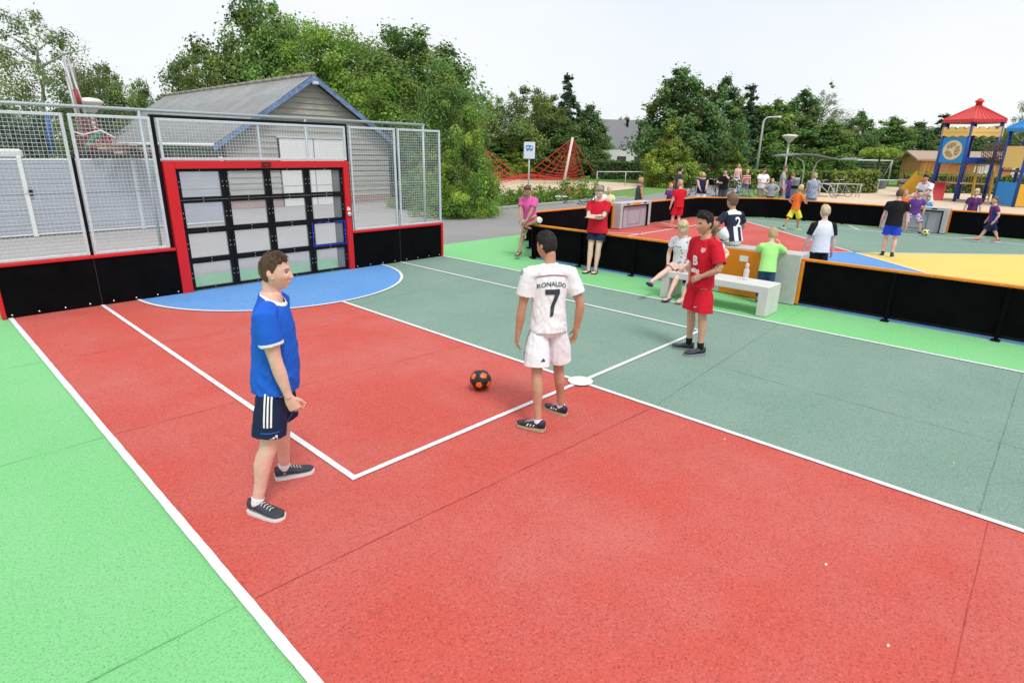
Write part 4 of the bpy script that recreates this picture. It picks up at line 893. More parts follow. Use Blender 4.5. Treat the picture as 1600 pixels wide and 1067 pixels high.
# play structure
m_pb = mat('play_blue_post', (.010, .055, .30), rough=.35, spec=.5); m_pbl = mat('play_sky_blue', (.03, .28, .70), rough=.4); m_pr = mat('play_red', (.62, .05, .05), rough=.4); m_py = mat('play_yellow', (.80, .46, .04), rough=.4); m_pc = mat('play_cream', (.80, .64, .38), rough=.45, var=.05, scale=4); m_ps = mat('play_yellow_pale', (.82, .58, .20), rough=.45); m_deck = mat('play_deck', (.16, .10, .07), rough=.7)
def hexv(rad, a0, z): return [Vector((rad * math.cos(a0 + k * math.pi / 3), rad * math.sin(a0 + k * math.pi / 3), z)) for k in range(6)]
def play_tower(c, a0, rad, ztop, zeave, roofm, label, spec):
    o = empty('play_tower', c, 0, label, 'play tower', 'towers of the climbing castle')
    hv = hexv(rad, a0, 0)
    for q in hv: MB().tube([q, q + Vector((0, 0, zeave + .05))], .085, 12).build('post', m_pb, o, True)
    r2 = rad * 1.13; rv = hexv(r2, a0, zeave); rv2 = hexv(r2, a0, zeave + .16); rt = hexv(.17, a0, ztop - .42); m_ = MB()
    m_.add([*rv, *rv2, *rt], [tuple(range(5, -1, -1))] + [(i, (i + 1) % 6, 6 + (i + 1) % 6, 6 + i) for i in range(6)] + [(6 + i, 6 + (i + 1) % 6, 12 + (i + 1) % 6, 12 + i) for i in range(6)] + [tuple(range(12, 18))])
    rf = m_.build('roof', roofm, o); rb = MB()
    for i in range(6):
        a, b = rv2[i], rt[i]; rb.tube([a + Vector((0, 0, .01)), b], .04, 6)
        for j in range(1, 7):
            q = rv2[i].lerp(rv2[(i + 1) % 6], j / 7); q2 = rt[i].lerp(rt[(i + 1) % 6], j / 7); rb.tube([q + Vector((0, 0, .012)), q2 + Vector((0, 0, .012))], .016, 4)
    rb.build('roof_ribs', roofm, rf)
    MB().lathe([(.16, ztop - .45), (.16, ztop - .22), (.24, ztop - .2), (.22, ztop - .14), (.06, ztop)], n=12).build('finial', roofm, rf, True)
    zd = spec['deck']; dk = hexv(rad * .98, a0, 0); MB().prism([(q.x, q.y) for q in dk], zd - .1, zd).build('deck', m_deck, o)
    for i, kind in spec['panels']:
        a, b = hv[i], hv[(i + 1) % 6]; u = (b - a).normalized(); L_ = (b - a).length; mid = (a + b) / 2; rz = math.atan2(u.y, u.x); nrm = Vector((u.y, -u.x, 0));
        if nrm.dot(mid) < 0: nrm = -nrm
        def LP(x, zz, dn=0): return mid + u * x + nrm * dn + Vector((0, 0, zz))
        z0, z1, pm = kind['z0'], kind['z1'], kind['m']; hw = L_ / 2 - .07
        if kind['t'] in ('disc', 'plain'):
            n_ = 9; bot = [LP(-hw + 2 * hw * k / (n_ - 1), z0 + (.05 if k % 2 else 0), -.02) for k in range(n_)]
            pan = MB().slab(bot + [LP(hw, z1, -.02), LP(-hw, z1, -.02)], nrm * .05).build('panel', pm, o)
            if kind['t'] == 'disc':
                zc_ = (z0 + z1) / 2 + .02; rd = min(hw, (z1 - z0) / 2) * .80
                MB().slab([LP(rd * math.cos(t), zc_ + rd * math.sin(t), .035) for t in np.linspace(0, 2 * math.pi, 25)[:-1]], nrm * .03).build('disc', m_pc, pan)
                sl2 = MB()
                for k in range(3):
                    an = math.pi / 2 + k * 2.094 + .4
                    for j in range(-3, 4):
                        cx_, cz_ = rd * .5 * math.cos(an) + j * .075 * -math.sin(an), zc_ + rd * .5 * math.sin(an) + j * .075 * math.cos(an); hl_ = .16 - abs(j) * .02
                        e1 = (math.cos(an) * hl_, math.sin(an) * hl_); e2 = (-math.sin(an) * .018, math.cos(an) * .018)
                        sl2.slab([LP(cx_ - e1[0] - e2[0], cz_ - e1[1] - e2[1], .066), LP(cx_ + e1[0] - e2[0], cz_ + e1[1] - e2[1], .066), LP(cx_ + e1[0] + e2[0], cz_ + e1[1] + e2[1], .066), LP(cx_ - e1[0] + e2[0], cz_ - e1[1] + e2[1], .066)], nrm * .006)
                sl2.build('slots', m_deck, pan)
        if kind['t'] == 'crenel':
            tp = []; n_ = 24
            for k in range(n_ + 1):
                x = hw + .05 - (2 * hw + .1) * k / n_; q = (k / n_ * 3) % 1; tp.append(LP(x, z1 - (.13 if .33 < q < .67 else 0), -.03))
            bt_ = [LP(-hw - .05 + (2 * hw + .1) * k / 12, z0 + .05 * math.sin(k * 1.57), -.03) for k in range(13)]
            pc_ = MB().slab(bt_ + tp, nrm * .16).build('battlement', pm, o)
            MB().slab([LP(-hw, (z0 + z1) / 2 - .06, .131), LP(hw, (z0 + z1) / 2 - .06, .131), LP(hw, (z0 + z1) / 2 - .02, .131), LP(-hw, (z0 + z1) / 2 - .02, .131)], nrm * .012).build('moulding', m_py, pc_)
        if kind['t'] == 'arch':
            out_p = [LP(-hw, z0), LP(-hw, z1)] + [LP(-hw + 2 * hw * k / 6, z1 + .03 * (k % 2)) for k in range(1, 6)] + [LP(hw, z1), LP(hw, z0), LP(hw * .5, z0)] + [LP(hw * .5 * math.cos(t), z0 + (z1 - z0) * .42 + hw * .5 * math.sin(t)) for t in np.linspace(0, math.pi, 9)] + [LP(-hw * .5, z0)]
            MB().slab(out_p, nrm * .08).build('arch_panel', pm, o)
        if kind['t'] == 'bars':
            for k in range(8):
                x = -hw + 2 * hw * k / 7; MB().tube([LP(x, z0), LP(x, z1)], .018, 6).build('bar', pm, o)
            MB().tube([LP(-hw, z1), LP(hw, z1)], .03, 8).build('bar_rail', pm, o)
    return o
vd = math.atan2(5.6, 43.6)
P2 = G(1493, 315); c1 = P2 + Vector((math.cos(vd), math.sin(vd), 0)) * 1.5
a0 = vd + math.pi - .05
ze = zat(P2.x, P2.y, 191); zap = zat(c1.x, c1.y, 154)
fz = lambda py: zat(P2.x, P2.y, py)
zb0, zb1, zc0, zc1 = fz(256), fz(215), fz(213), fz(198)
dsc = dict(t='disc', z0=zb0, z1=zb1, m=m_pbl); crn = dict(t='crenel', z0=zc0, z1=zc1, m=m_ps)
tw1 = play_tower(c1, a0, 1.5, zap, ze, m_pr, 'tall play tower with red pointed roof and blue disc panel', {'deck': zb0 + .08, 'panels': [(5, dsc), (4, dict(dsc, t='plain')), (0, dict(dsc, t='plain', z1=zb0 + .35, m=m_pb)), (0, crn), (1, crn), (2, crn), (3, crn), (4, crn), (5, crn)]})
p2 = G(1545, 322); c2 = p2 + Vector((math.cos(vd), math.sin(vd), 0)) * 1.5 + Vector((.3, -1.75, 0)); ze2 = zat(p2.x, p2.y, 204); fz2 = lambda py: zat(p2.x, p2.y, py)
a02 = a0 - .45
tw2 = play_tower(c2, a02, 1.6, ze2 + 1.55, ze2, m_pbl, 'play tower with blue roof at the right picture edge', {'deck': fz2(266), 'panels': [(0, dict(t='disc', z0=fz2(266), z1=fz2(228), m=m_pr)), (5, dict(t='plain', z0=fz2(263), z1=fz2(228), m=m_ps)), (5, dict(t='plain', z0=.05, z1=fz2(285), m=m_pbl)), (0, dict(t='arch', z0=.05, z1=fz2(287), m=m_py)), (1, dict(t='arch', z0=.05, z1=fz2(287), m=m_pr)), (1, dict(t='plain', z0=fz2(266), z1=fz2(228), m=m_py))]})
# net tunnel between the towers
tn = empty('net_tunnel', (c1 + c2) / 2, 0, 'brown net tunnel linking the two play towers', 'play tunnel'); q0 = c1 + (c2 - c1).normalized() * 1.25 - tn.location; q1 = c2 - (c2 - c1).normalized() * 1.4 - tn.location; zt1, zt2 = fz(252), fz(222); zm = (zt1 + zt2) / 2; rt_ = (zt2 - zt1) / 2
dd = (q1 - q0); dn_ = dd.normalized(); sd_ = Vector((-dn_.y, dn_.x, 0)); m_net = mat('tunnel_rope', (.16, .10, .08), rough=.9); tnm = MB()
for k in range(15):
    c_ = q0 + dd * (k / 14); tnm.tube([c_ + sd_ * rt_ * math.cos(t) + Vector((0, 0, zm + rt_ * math.sin(t) - .15 * k / 14)) for t in np.linspace(0, 2 * math.pi, 17)[:-1]], .02, 4, closed=True)
for k in range(16):
    t = 2 * math.pi * k / 16; tnm.tube([q0 + dd * (j / 6) + sd_ * rt_ * math.cos(t + .25 * j) + Vector((0, 0, zm + rt_ * math.sin(t + .25 * j) - .15 * j / 6)) for j in range(7)], .018, 4, cap=False)
tnm.build('net', m_net, tn)
for s in (-1, 1):
    for zz in (zt1 - .05, zt2 + .12): MB().tube([q0 + sd_ * s * rt_ + Vector((0, 0, zz)), q1 + sd_ * s * rt_ + Vector((0, 0, zz - .15))], .035, 8).build('side_rail', mat('tunnel_green', (.02, .16, .13), rough=.4), tn, True)
# low platform with red climbing ramp, yellow stairs and slide
lp = empty('play_platform', c1 + Vector((-.3, .9, 0)), vd - math.pi / 2, 'low play platform with yellow railings beside red roofed tower', 'play platform'); zp = fz(287)
MB().bev((.9, .6, zp - .05), (2.8, 1.2, .1), .02).build('deck', m_deck, lp); MB().bev((.9, -.01, zp - .02), (2.84, .05, .1), .01).build('deck_edge', m_pc, lp)
for x in (-.45, .9, 2.25):
    for y in (.1, 1.1): MB().tube([(x, y, 0), (x, y, zp - .1)], .05, 8).build('leg', m_deck, lp, True)
for k in range(14): x = .25 + k * .13; MB().tube([(x, 1.15, zp), (x, 1.15, zp + 1.0)], .018, 6).build('railing_bar', m_py, lp)
MB().tube([(.25, 1.15, zp + 1.0), (2.0, 1.15, zp + 1.0)], .03, 8).build('hand_rail', m_py, lp)
for x in (1.55, 2.35):                       # stairs cheeks with bars
    m_ = MB(); m_.tube([(x, 0, zp + .95), (x + .1, -1.25, .75)], .035, 8); m_.tube([(x, 0, zp + .1), (x + .1, -1.25, .0)], .035, 8); m_.tube([(x, 0, zp + .05), (x, 0, zp + 1.35)], .035, 8)
    for k in range(8): q = k / 7; m_.tube([(x + .1 * q, -1.25 * q, (zp + .1) * (1 - q)), (x + .1 * q, -1.25 * q, zp + .95 + (.75 - zp - .95) * q)], .016, 5)
    m_.build('stair_railing', m_py, lp)
for k in range(4): MB().bev((2.0, -.15 - k * .3, zp * (1 - (k + 1) / 5)), (.8, .28, .05), .01).build('stair_step', m_deck, lp)
rp = MB(); v = []; f = []
for i in range(9):
    t = i / 8; y = -.05 - 1.05 * t; zz = zp * (1 - t ** 1.7) + .02
    for (x, dz) in ((-.75, .07), (-.68, 0), (-.1, .03 * math.sin(i * 2)), (.48, 0), (.55, .07), (.55, -.12), (-.75, -.12)): v.append((x - .25, y, max(zz + dz, .0)))
for i in range(8):
    for j in range(7): f.append((i * 7 + j, i * 7 + (j + 1) % 7, i * 7 + 7 + (j + 1) % 7, i * 7 + 7 + j))
f += [tuple(range(6, -1, -1)), tuple(56 + j for j in range(7))]; rp.add(v, f); ro = rp.build('climbing_ramp', m_pr, lp)
for i in range(7): MB().lathe([(.07, 0), (.06, .04), (.02, .05)], (-.8 + (i * .37) % .9, -.2 - i * .11, zp * (1 - ((.15 + i * .11) / 1.05) ** 1.7) + .02), 8).build('hand_hold', m_pr, ro)
slv = MB(); v = []; f = []
for i in range(15):
    t = i / 14; y = 1.3 + 2.0 * t; zz = (zb0 * .85) * (1 - t) ** 1.15 * .9 + .25
    for (x, dz) in ((-.35, .28), (-.28, 0), (.28, 0), (.35, .28), (.40, .28), (.32, -.06), (-.32, -.06), (-.40, .28)): v.append((x - 1.3 - .5 * t, .4 + .8 * t, zz + dz)) if False else v.append((x - 1.05 - .75 * t, 1.2 + .25 * t, zz * .72 + dz))
for i in range(14):
    for j in range(8): f.append((i * 8 + j, i * 8 + (j + 1) % 8, i * 8 + 8 + (j + 1) % 8, i * 8 + 8 + j))
slv.add(v, f).build('slide', m_py, lp, False)
for x in (-1.0, -.78): MB().tube([(x, .6, 0), (x, .6, zp + 1.0), (x + .1, .6, zp + 1.08)], .03, 8).build('grab_bar', m_py, lp, True)
s2 = MB()
for k, (x, zz) in enumerate(((0, 1.55), (.5, 1.2), (1.0, .85), (1.5, .45))): pass
rs_ = empty('red_slide', c2 + Vector((-1.3, -.9, 0)), vd - math.pi / 2, 'red tube slide chute leaving the blue roofed tower', 'slide')
v = []; f = []
for i in range(10):
    t = i / 9; x = .2 + 2.2 * t; zz = fz2(275) * (1 - t) + .25 * t
    for k in range(10):
        an = math.pi * (1 + k / 9); v.append((x, .42 * math.cos(an), zz + .42 + .42 * math.sin(an)))
    for k in range(10):
        an = math.pi * (2 - k / 9); v.append((x, .47 * math.cos(an), zz + .42 + .47 * math.sin(an)))
for i in range(9):
    for j in range(20): f.append((i * 20 + j, i * 20 + (j + 1) % 20, i * 20 + 20 + (j + 1) % 20, i * 20 + 20 + j))
f += [tuple(range(19, -1, -1)), tuple(180 + j for j in range(20))]
MB().add(v, f).build('chute', m_pr, rs_, False)
MB().tube([(1.6, 0, 0), (1.6, 0, .75)], .06, 8).build('support', m_pb, rs_, True)

# litter bin pillar and grey posts
def bin_(loc, h, r, label):
    o = empty('litter_bin', loc, 0, label, 'litter bin'); MB().lathe([(r, 0), (r, h - .12), (r * 1.08, h - .1), (r * 1.08, h - .02), (r * .8, h)], n=20).build('bin_body', mat('bin_grey', (.36, .38, .40), rough=.5, metal=.3, var=.08, scale=8), o, True)
    b_ = MB().lathe([(r * 1.02, h * .72), (r * 1.02, h * .8)], n=20).build('bin_band', m_bframe, o)
p = G(1281, 309, .35); bin_((25.9, 8.75, 0), 1.55, .14, 'slim grey metal pillar bin between the two women')
p = along(1422, 40); bin_(p, 1.05, .22, 'short grey litter bin beside the clipped hedge')

# bicycles
m_tyre = mat('tyre', (.02, .02, .02), rough=.8); m_chrome = mat('chrome', (.65, .67, .7), rough=.3, metal=.7)
def bicycle(loc, rz, col, label, lay=0., sc=1.):
    b = empty('bicycle', loc, rz, label, 'bicycle', 'parked bicycles'); b.scale = (sc,) * 3; b.rotation_euler = (lay, 0, rz)
    r = .33; fm_ = mat('bike_' + col[0], col[1], rough=.35, spec=.5)
    for x in (-.53, .53):
        wl = MB().tube([(x + r * math.cos(t), 0, r + r * math.sin(t)) for t in np.linspace(0, 2 * math.pi, 29)[:-1]], .019, 6, closed=True).build('tyre', m_tyre, b, True)
        sp_ = MB()
        for k in range(14): t = 2 * math.pi * k / 14; sp_.tube([(x, 0, r), (x + r * math.cos(t), 0, r + r * math.sin(t))], .0035, 3, cap=False)
        sp_.tube([(x, -.04, r), (x, .04, r)], .03, 8); sp_.build('spokes', m_chrome, wl)
    f_ = MB(); bb = (-.08, 0, .28); st = (-.2, 0, .82); hd = (.36, 0, .80); hb = (.40, 0, .62); rr_ = (-.53, 0, r)
    for a, c in ((bb, st), (bb, hb), ((-.18, 0, .72), hd), (hd, hb)): f_.tube([a, c], .02, 8)
    for s in (-.05, .05):
        f_.tube([(bb[0], s * .5, bb[2]), (-.53, s, r)], .011, 6); f_.tube([(-.19, s * .5, .74), (-.53, s, r)], .010, 6); f_.tube([hb, (.42, s, .58), (.53, s, r)], .012, 6)
    f_.build('frame', fm_, b, True)
    MB().tube([hd, (.34, 0, .95), (.36, .16, 1.0), (.22, .28, .98)], .013, 6).build('handlebar', m_chrome, b, True); MB().tube([(.34, 0, .95), (.36, -.16, 1.0), (.22, -.28, .98)], .013, 6).build('handlebar', m_chrome, b, True)
    MB().tube([st, (-.22, 0, .92)], .013, 6).build('seat_post', m_chrome, b, True)
    MB().bev((-.23, 0, .945), (.27, .15, .06), .025).build('saddle', m_tyre, b)
    MB().lathe([(.09, -.008), (.09, .008)], n=16).build('chain_ring', m_chrome, b).location = (bb[0], .0, bb[2]); b.children[-1].rotation_euler = (R(90), 0, 0)
    return b
BK = {'black': ('black', (.02, .02, .02)), 'orange': ('orange', (.5, .14, .02)), 'white': ('white', (.75, .75, .75)), 'blue': ('blue', (.04, .15, .5)), 'grey': ('grey', (.3, .31, .33)), 'green': ('green', (.08, .3, .15)), 'red': ('red', (.5, .04, .04))}
q = G(893, 318); bicycle(q, R(-38), BK['orange'], 'black and orange bicycle parked against the young shrubs')
q = G(928, 316); bicycle(q, R(-35), BK['green'], 'pale green bicycle lying on the grass behind the woman', R(62))
bs = [(33.5, 15.0, 20, 'grey'), (34.5, 16.2, 40, 'black'), (36, 15.4, 10, 'white'), (32.6, 16.6, -30, 'black'), (37.2, 14.2, 30, 'grey'), (38.6, 14.9, -20, 'blue'), (35.6, 17.8, 15, 'grey'), (33.8, 18.4, -10, 'red'), (39.5, 17.2, 35, 'black'), (31.2, 13.2, -38, 'blue'), (34, 12.3, 25, 'grey')]
lb_ = ['grey bicycle nearest the man in the tank top', 'black bicycle behind the woman in black', 'white bicycle in front of the pink clad girl', 'black bicycle at the left end of the parked cluster', 'grey bicycle behind the striped helmet child', 'blue bicycle at the back of the parked cluster', 'grey bicycle ridden up to by the red shirted child', 'red bicycle furthest left in the far cluster', 'black bicycle furthest right in the cluster', 'blue child bicycle beside the man in white', 'grey bicycle behind the man in grey']
for (x, y, a, c), l_ in zip(bs, lb_): bicycle((x, y, 0), R(a), BK[c], l_)
# bike rack with two white bicycles
rk = empty('bike_rack', along(1318, 38), R(-50), 'low grey tube bike rack on the sand edge', 'bike rack')
for k in range(3): x = -1.4 + k * 1.4; MB().tube([(x, 0, 0), (x, 0, .75), (x + .05, .5, .75), (x + .05, .5, 0)], .03, 8).build('hoop', m_lampm, rk, True)
MB().tube([(-1.5, 0, .77), (1.5, 0, .77)], .03, 8).build('rail', m_lampm, rk, True)
q = along(1302, 37.5); bicycle(q, R(70), BK['white'], 'white bicycle standing at the left end of the bike rack'); q = along(1326, 38.5); bicycle(q, R(60), BK['grey'], 'grey bicycle leaning on the bike rack')
# ================================================================== PEOPLE
def skinm(name, col):
    m = mat('skin_' + name, col, rough=.5, var=.06, scale=24, attr='tint', sss=.08, spec=.35, var2=.08, scale2=6, bump=.08, bscale=300)
    t = m.node_tree; b = t.nodes['Principled BSDF']; src = b.inputs['Base Color'].links[0].from_socket; n = t.nodes.new('ShaderNodeTexNoise'); n.inputs['Scale'].default_value = 11; n.inputs['Detail'].default_value = 3
    co = t.nodes.new('ShaderNodeTexCoord'); t.links.new(co.outputs['Object'], n.inputs['Vector']); r = t.nodes.new('ShaderNodeMapRange'); r.inputs['From Min'].default_value = .42; r.inputs['From Max'].default_value = .68; r.inputs['To Max'].default_value = .45; t.links.new(n.outputs[0], r.inputs[0])
    x = t.nodes.new('ShaderNodeMix'); x.data_type = 'RGBA'; x.blend_type = 'MULTIPLY'; t.links.new(r.outputs[0], x.inputs[0]); t.links.new(src, x.inputs[6]); x.inputs[7].default_value = (1.0, .78, .74, 1); t.links.new(x.outputs[2], b.inputs['Base Color']); return m
SK = {'fair': skinm('fair', (.74, .46, .375)), 'pale': skinm('pale', (.76, .52, .43)), 'tan': skinm('tan', (.50, .28, .18)), 'olive': skinm('olive', (.56, .33, .22)), 'ruddy': skinm('ruddy', (.66, .38, .29))}
def hairm(name, col): return mat('hair_' + name, col, rough=.55, var=.45, scale=70, stretch=(1, 1, .22), bump=.6, bscale=90, spec=.35, var2=.2, scale2=14)
HR = {'brown': hairm('brown', (.105, .058, .033)), 'dark': hairm('dark', (.014, .011, .010)), 'blond': hairm('blond', (.48, .33, .17)), 'lblond': hairm('lblond', (.60, .46, .28)), 'red': hairm('red', (.28, .12, .05)), 'grey': hairm('grey', (.32, .26, .21)), 'mouse': hairm('mouse', (.15, .09, .055))}
CL = {}
def cloth(name, col, rough=.8):
    if name not in CL: CL[name] = mat('cloth_' + name, col, rough=rough, var=.06, scale=5, bump=.12, bscale=260, spec=.2, var2=.05, scale2=18)
    return CL[name]
def gen_obj(mb, voxel, smooth_it=3, disp=0., dscale=10.):
    """union of the overlapping closed lofts -> one continuous skin"""
    me = newmesh('tmp', mb.v, mb.f, MATS['black_board']); o = bpy.data.objects.new('tmp', me); C.objects.link(o)
    m_ = o.modifiers.new('r', 'REMESH'); m_.mode = 'VOXEL'; m_.voxel_size = voxel
    if smooth_it:
        s_ = o.modifiers.new('s', 'SMOOTH'); s_.factor = .5; s_.iterations = smooth_it
    dg = bpy.context.evaluated_depsgraph_get(); dg.update()
    r = bpy.data.meshes.new_from_object(o.evaluated_get(dg)); bpy.data.objects.remove(o); bpy.data.meshes.remove(me); r.materials.clear()
    r.polygons.foreach_set('use_smooth', [True] * len(r.polygons))
    return r
def loft(mb, cs, rs, right=None, n=14):
    """closed tube through centres cs with elliptical radii rs=(rx,ry); right = preferred x axis; rounded ends"""
    cs = [Vector(c) for c in cs]; k = len(cs); v = []; f = []; prev = Vector(right) if right is not None else Vector((1, 0, 0))
    for i in range(k):
        d = cs[min(i + 1, k - 1)] - cs[max(i - 1, 0)]
        d = d.normalized() if d.length > 1e-8 else Vector((0, 0, 1))
        a = (prev - d * prev.dot(d))
        if a.length < 1e-4: a = d.orthogonal()
        a.normalize(); b = d.cross(a); rx, ry = rs[i] if isinstance(rs[i], (tuple, list)) else (rs[i], rs[i])
        v += [cs[i] + a * (rx * math.cos(2 * math.pi * j / n)) + b * (ry * math.sin(2 * math.pi * j / n)) for j in range(n)]
    for i in range(k - 1):
        for j in range(n): f.append((i * n + j, i * n + (j + 1) % n, (i + 1) * n + (j + 1) % n, (i + 1) * n + j))
    f.append(tuple(range(n - 1, -1, -1))); f.append(tuple((k - 1) * n + j for j in range(n)))
    mb.add(v, f)
def interp(keys, n):
    """keys: [(t, centre, (rx,ry))] -> n smooth samples"""
    ts = [q[0] for q in keys]; out_c = []; out_r = []
    for i in range(n):
        t = ts[0] + (ts[-1] - ts[0]) * i / (n - 1); j = max(0, min(len(ts) - 2, int(np.searchsorted(ts, t, side='right')) - 1)); u = (t - ts[j]) / (ts[j + 1] - ts[j]); u2 = u * u * (3 - 2 * u)
        out_c.append(Vector(keys[j][1]).lerp(Vector(keys[j + 1][1]), u)); a, b = keys[j][2], keys[j + 1][2]
        out_r.append((a[0] + (b[0] - a[0]) * u2, a[1] + (b[1] - a[1]) * u2))
    return out_c, out_r
def ik(a, c, l1, l2, pole):
    a, c, pole = Vector(a), Vector(c), Vector(pole); d = c - a; D = min(d.length, (l1 + l2) * .999); u = d.normalized(); c2 = a + u * D
    x = (l1 * l1 - l2 * l2 + D * D) / (2 * D); hh = math.sqrt(max(0, l1 * l1 - x * x)); p = pole - u * pole.dot(u)
    p = p.normalized() if p.length > 1e-6 else u.orthogonal().normalized()
    return a + u * x + p * hh, c2
def head_fn(d, smile=0., fem=0.):
    """unit direction -> point of an adult head, metres, centre of skull; +Y is the face"""
    x, y, z = d; a, b, c = .0755, .096, .116
    px, py, pz = x * a, y * b, z * c
    if z < 0:
        t = -z; px *= 1 - .30 * t ** 1.6; py *= (1 - .50 * t ** 1.3) if y < 0 else (1 - .06 * t)
        if y > 0: py += .016 * t ** 1.5 * y
    if y > 0: py *= .97
    if y > .12:
        w = min(1, (y - .12) / .3); g = lambda cx, cz, sx, sz: math.exp(-((px - cx) / sx) ** 2 - ((pz - cz) / sz) ** 2)
        add = 0.
        zz = pz
        if -.045 < zz < .022:
            tt = (.022 - zz) / .067; prof = (tt ** 1.4) * .031 if zz > -.032 else .031 * (.76 ** 1.4) * 1.28 * max(0, (zz + .045) / .013)
            add += prof * math.exp(-(px / (.0085 + .006 * tt)) ** 2)
        add += .0045 * (g(.03, .024, .022, .009) + g(-.03, .024, .022, .009)) - .012 * (g(.031, .006, .014, .010) + g(-.031, .006, .014, .010))
        add += .0035 * (g(.043, -.024, .018, .016) + g(-.043, -.024, .018, .016)) * (1 + 1.2 * smile)
        add += .0075 * g(0, -.056, .020, .0050) + .0085 * g(0, -.068, .017, .0052) - .006 * g(0, -.0615, .024, .0024) + .014 * g(0, -.096, .022, .014) - .0025 * g(0, -.081, .022, .006)
        py += add * w
    return Vector((px, py, pz))
def head_tint(p, smile=0., brow=(.35, .25, .2)):
    """p in adult head metres -> colour multiplier (lips, brows, flush)"""
    x, y, z = p
    if y < .03: return (1, .97, .95) if abs(x) > .06 else (1, 1, 1)
    lw = .026 + .006 * smile; lz = -.0615 + smile * .45 * x * x / .02
    if abs(x) < lw and abs(z - lz) < .0075 * (1 - (x / lw) ** 2) + .002: return (.93, .62, .62) if not (smile > .5 and abs(z - lz) < .0035 * (1 - (x / lw) ** 2)) else (1.35, 1.7, 1.9)
    if abs(abs(x) - .032) < .019 and abs(z - (.0255 - abs(abs(x) - .03) * .12)) < .0042: return brow
    if abs(abs(x) - .031) < .0145 and abs(z - .006) < .0068: return (.10, .10, .11) if abs(abs(x) - .031) < .0075 or z > .0105 else (.95, 1.25, 1.45)
    if ((abs(x) - .045) / .022) ** 2 + ((z + .03) / .022) ** 2 < 1: return (1.0, .88, .86)
    return (1, 1, 1)
def head_grid(nu, nv, fn):
    v = []; f = []
    for i in range(nv + 1):
        th = math.pi * i / nv
        for j in range(nu):
            ph_ = 2 * math.pi * j / nu; v.append(fn(Vector((math.sin(th) * math.sin(ph_), math.sin(th) * math.cos(ph_), math.cos(th)))))
    for i in range(nv):
        for j in range(nu): f.append((i * nu + j, (i + 1) * nu + j, (i + 1) * nu + (j + 1) % nu, i * nu + (j + 1) % nu))
    return v, f
def hair_shell(style, nu, nv, thick, seed):
    def fn(d):
        p = head_fn(d); x, y, z = p; ax = abs(x)
        line_ = .073 - .28 * max(0, ax - .022) if y > .035 else (-.004 if y > .0 else (-.028 if y > -.03 else -.058))
        if y > .0 and y <= .035: line_ = -.004 + (.066 - -.004) * (y / .035) ** 1.2 * (1 if ax > .04 else 1)
        if style in ('bob', 'long') : line_ = line_ if y > .035 else -.10
        if style in ('fringe', 'bob') and y > .035: line_ = .034
        jag = .010 * noise.noise(Vector((x * 60 + seed, y * 60, 3.1))) 
        e_ = (z - line_ - jag) / .012; m_ = max(0., min(1., e_ * .5 + .5)); m_ = m_ * m_ * (3 - 2 * m_)
        th = thick * (1 + .55 * max(0, d.z) + (.35 if d.y > .2 and d.z > .45 else 0)); n1 = noise.noise(Vector((x * 45 + seed, y * 45, z * 20))) * .35 + noise.noise(Vector((x * 130 + seed, y * 130, z * 40))) * .25
        if style in ('crop', 'short'): th *= .5 + .5 * max(0., min(1., (d.z - .1) / .4))
        n1 += (noise.noise(Vector((x * 28 + seed, y * 28 + 4 * z, z * 28))) * .5 + abs(noise.noise(Vector((x * 75 - seed, y * 40, z * 60)))) * .6) * max(0., d.z) if style != 'buzz' else 0
        off = -.007 * (1 - m_) + m_ * th * (1 + n1 * (1.1 if style != 'buzz' else .3))
        q = p + d * off
        if style in ('bob', 'long') and z < -.02 and y < .035: q.x *= 1.10; q.y = min(q.y, .02) * 1.05 - .004
        return q
    return head_grid(nu, nv, fn)
def cut_cloth(me, cuts, bands, caps=(), vx=.01):
    bm_ = bmesh.new(); bm_.from_mesh(me)
    for (en, ax, rad) in caps:             # open the flat sleeve ends
        dl = [f for f in bm_.faces if f.normal.dot(ax) > .72 and abs((f.calc_center_median() - en).dot(ax)) < 2.2 * vx and (f.calc_center_median() - en).length < rad * 1.1]
        if dl: bmesh.ops.delete(bm_, geom=dl, context='FACES')
    def sel(test): 
        fs = [f for f in bm_.faces if test(f.calc_center_median())]; es = list({e for f in fs for e in f.edges}); vs_ = list({v for f in fs for v in f.verts}); return fs + es + vs_
    for (co, no, test) in cuts:
        g_ = sel(test)
        if g_: bmesh.ops.bisect_plane(bm_, geom=g_, plane_co=co, plane_no=no, clear_outer=True, dist=1e-5)
    for (co, no, test, mi) in bands:
        g_ = sel(test)
        if g_:
            bmesh.ops.bisect_plane(bm_, geom=g_, plane_co=co, plane_no=no, dist=1e-5)
            for f in bm_.faces:
                c = f.calc_center_median()
                if test(c) and (c - Vector(co)).dot(no) > 0: f.material_index = mi
    for f in bm_.faces: f.smooth = True
    bm_.to_mesh(me); bm_.free()
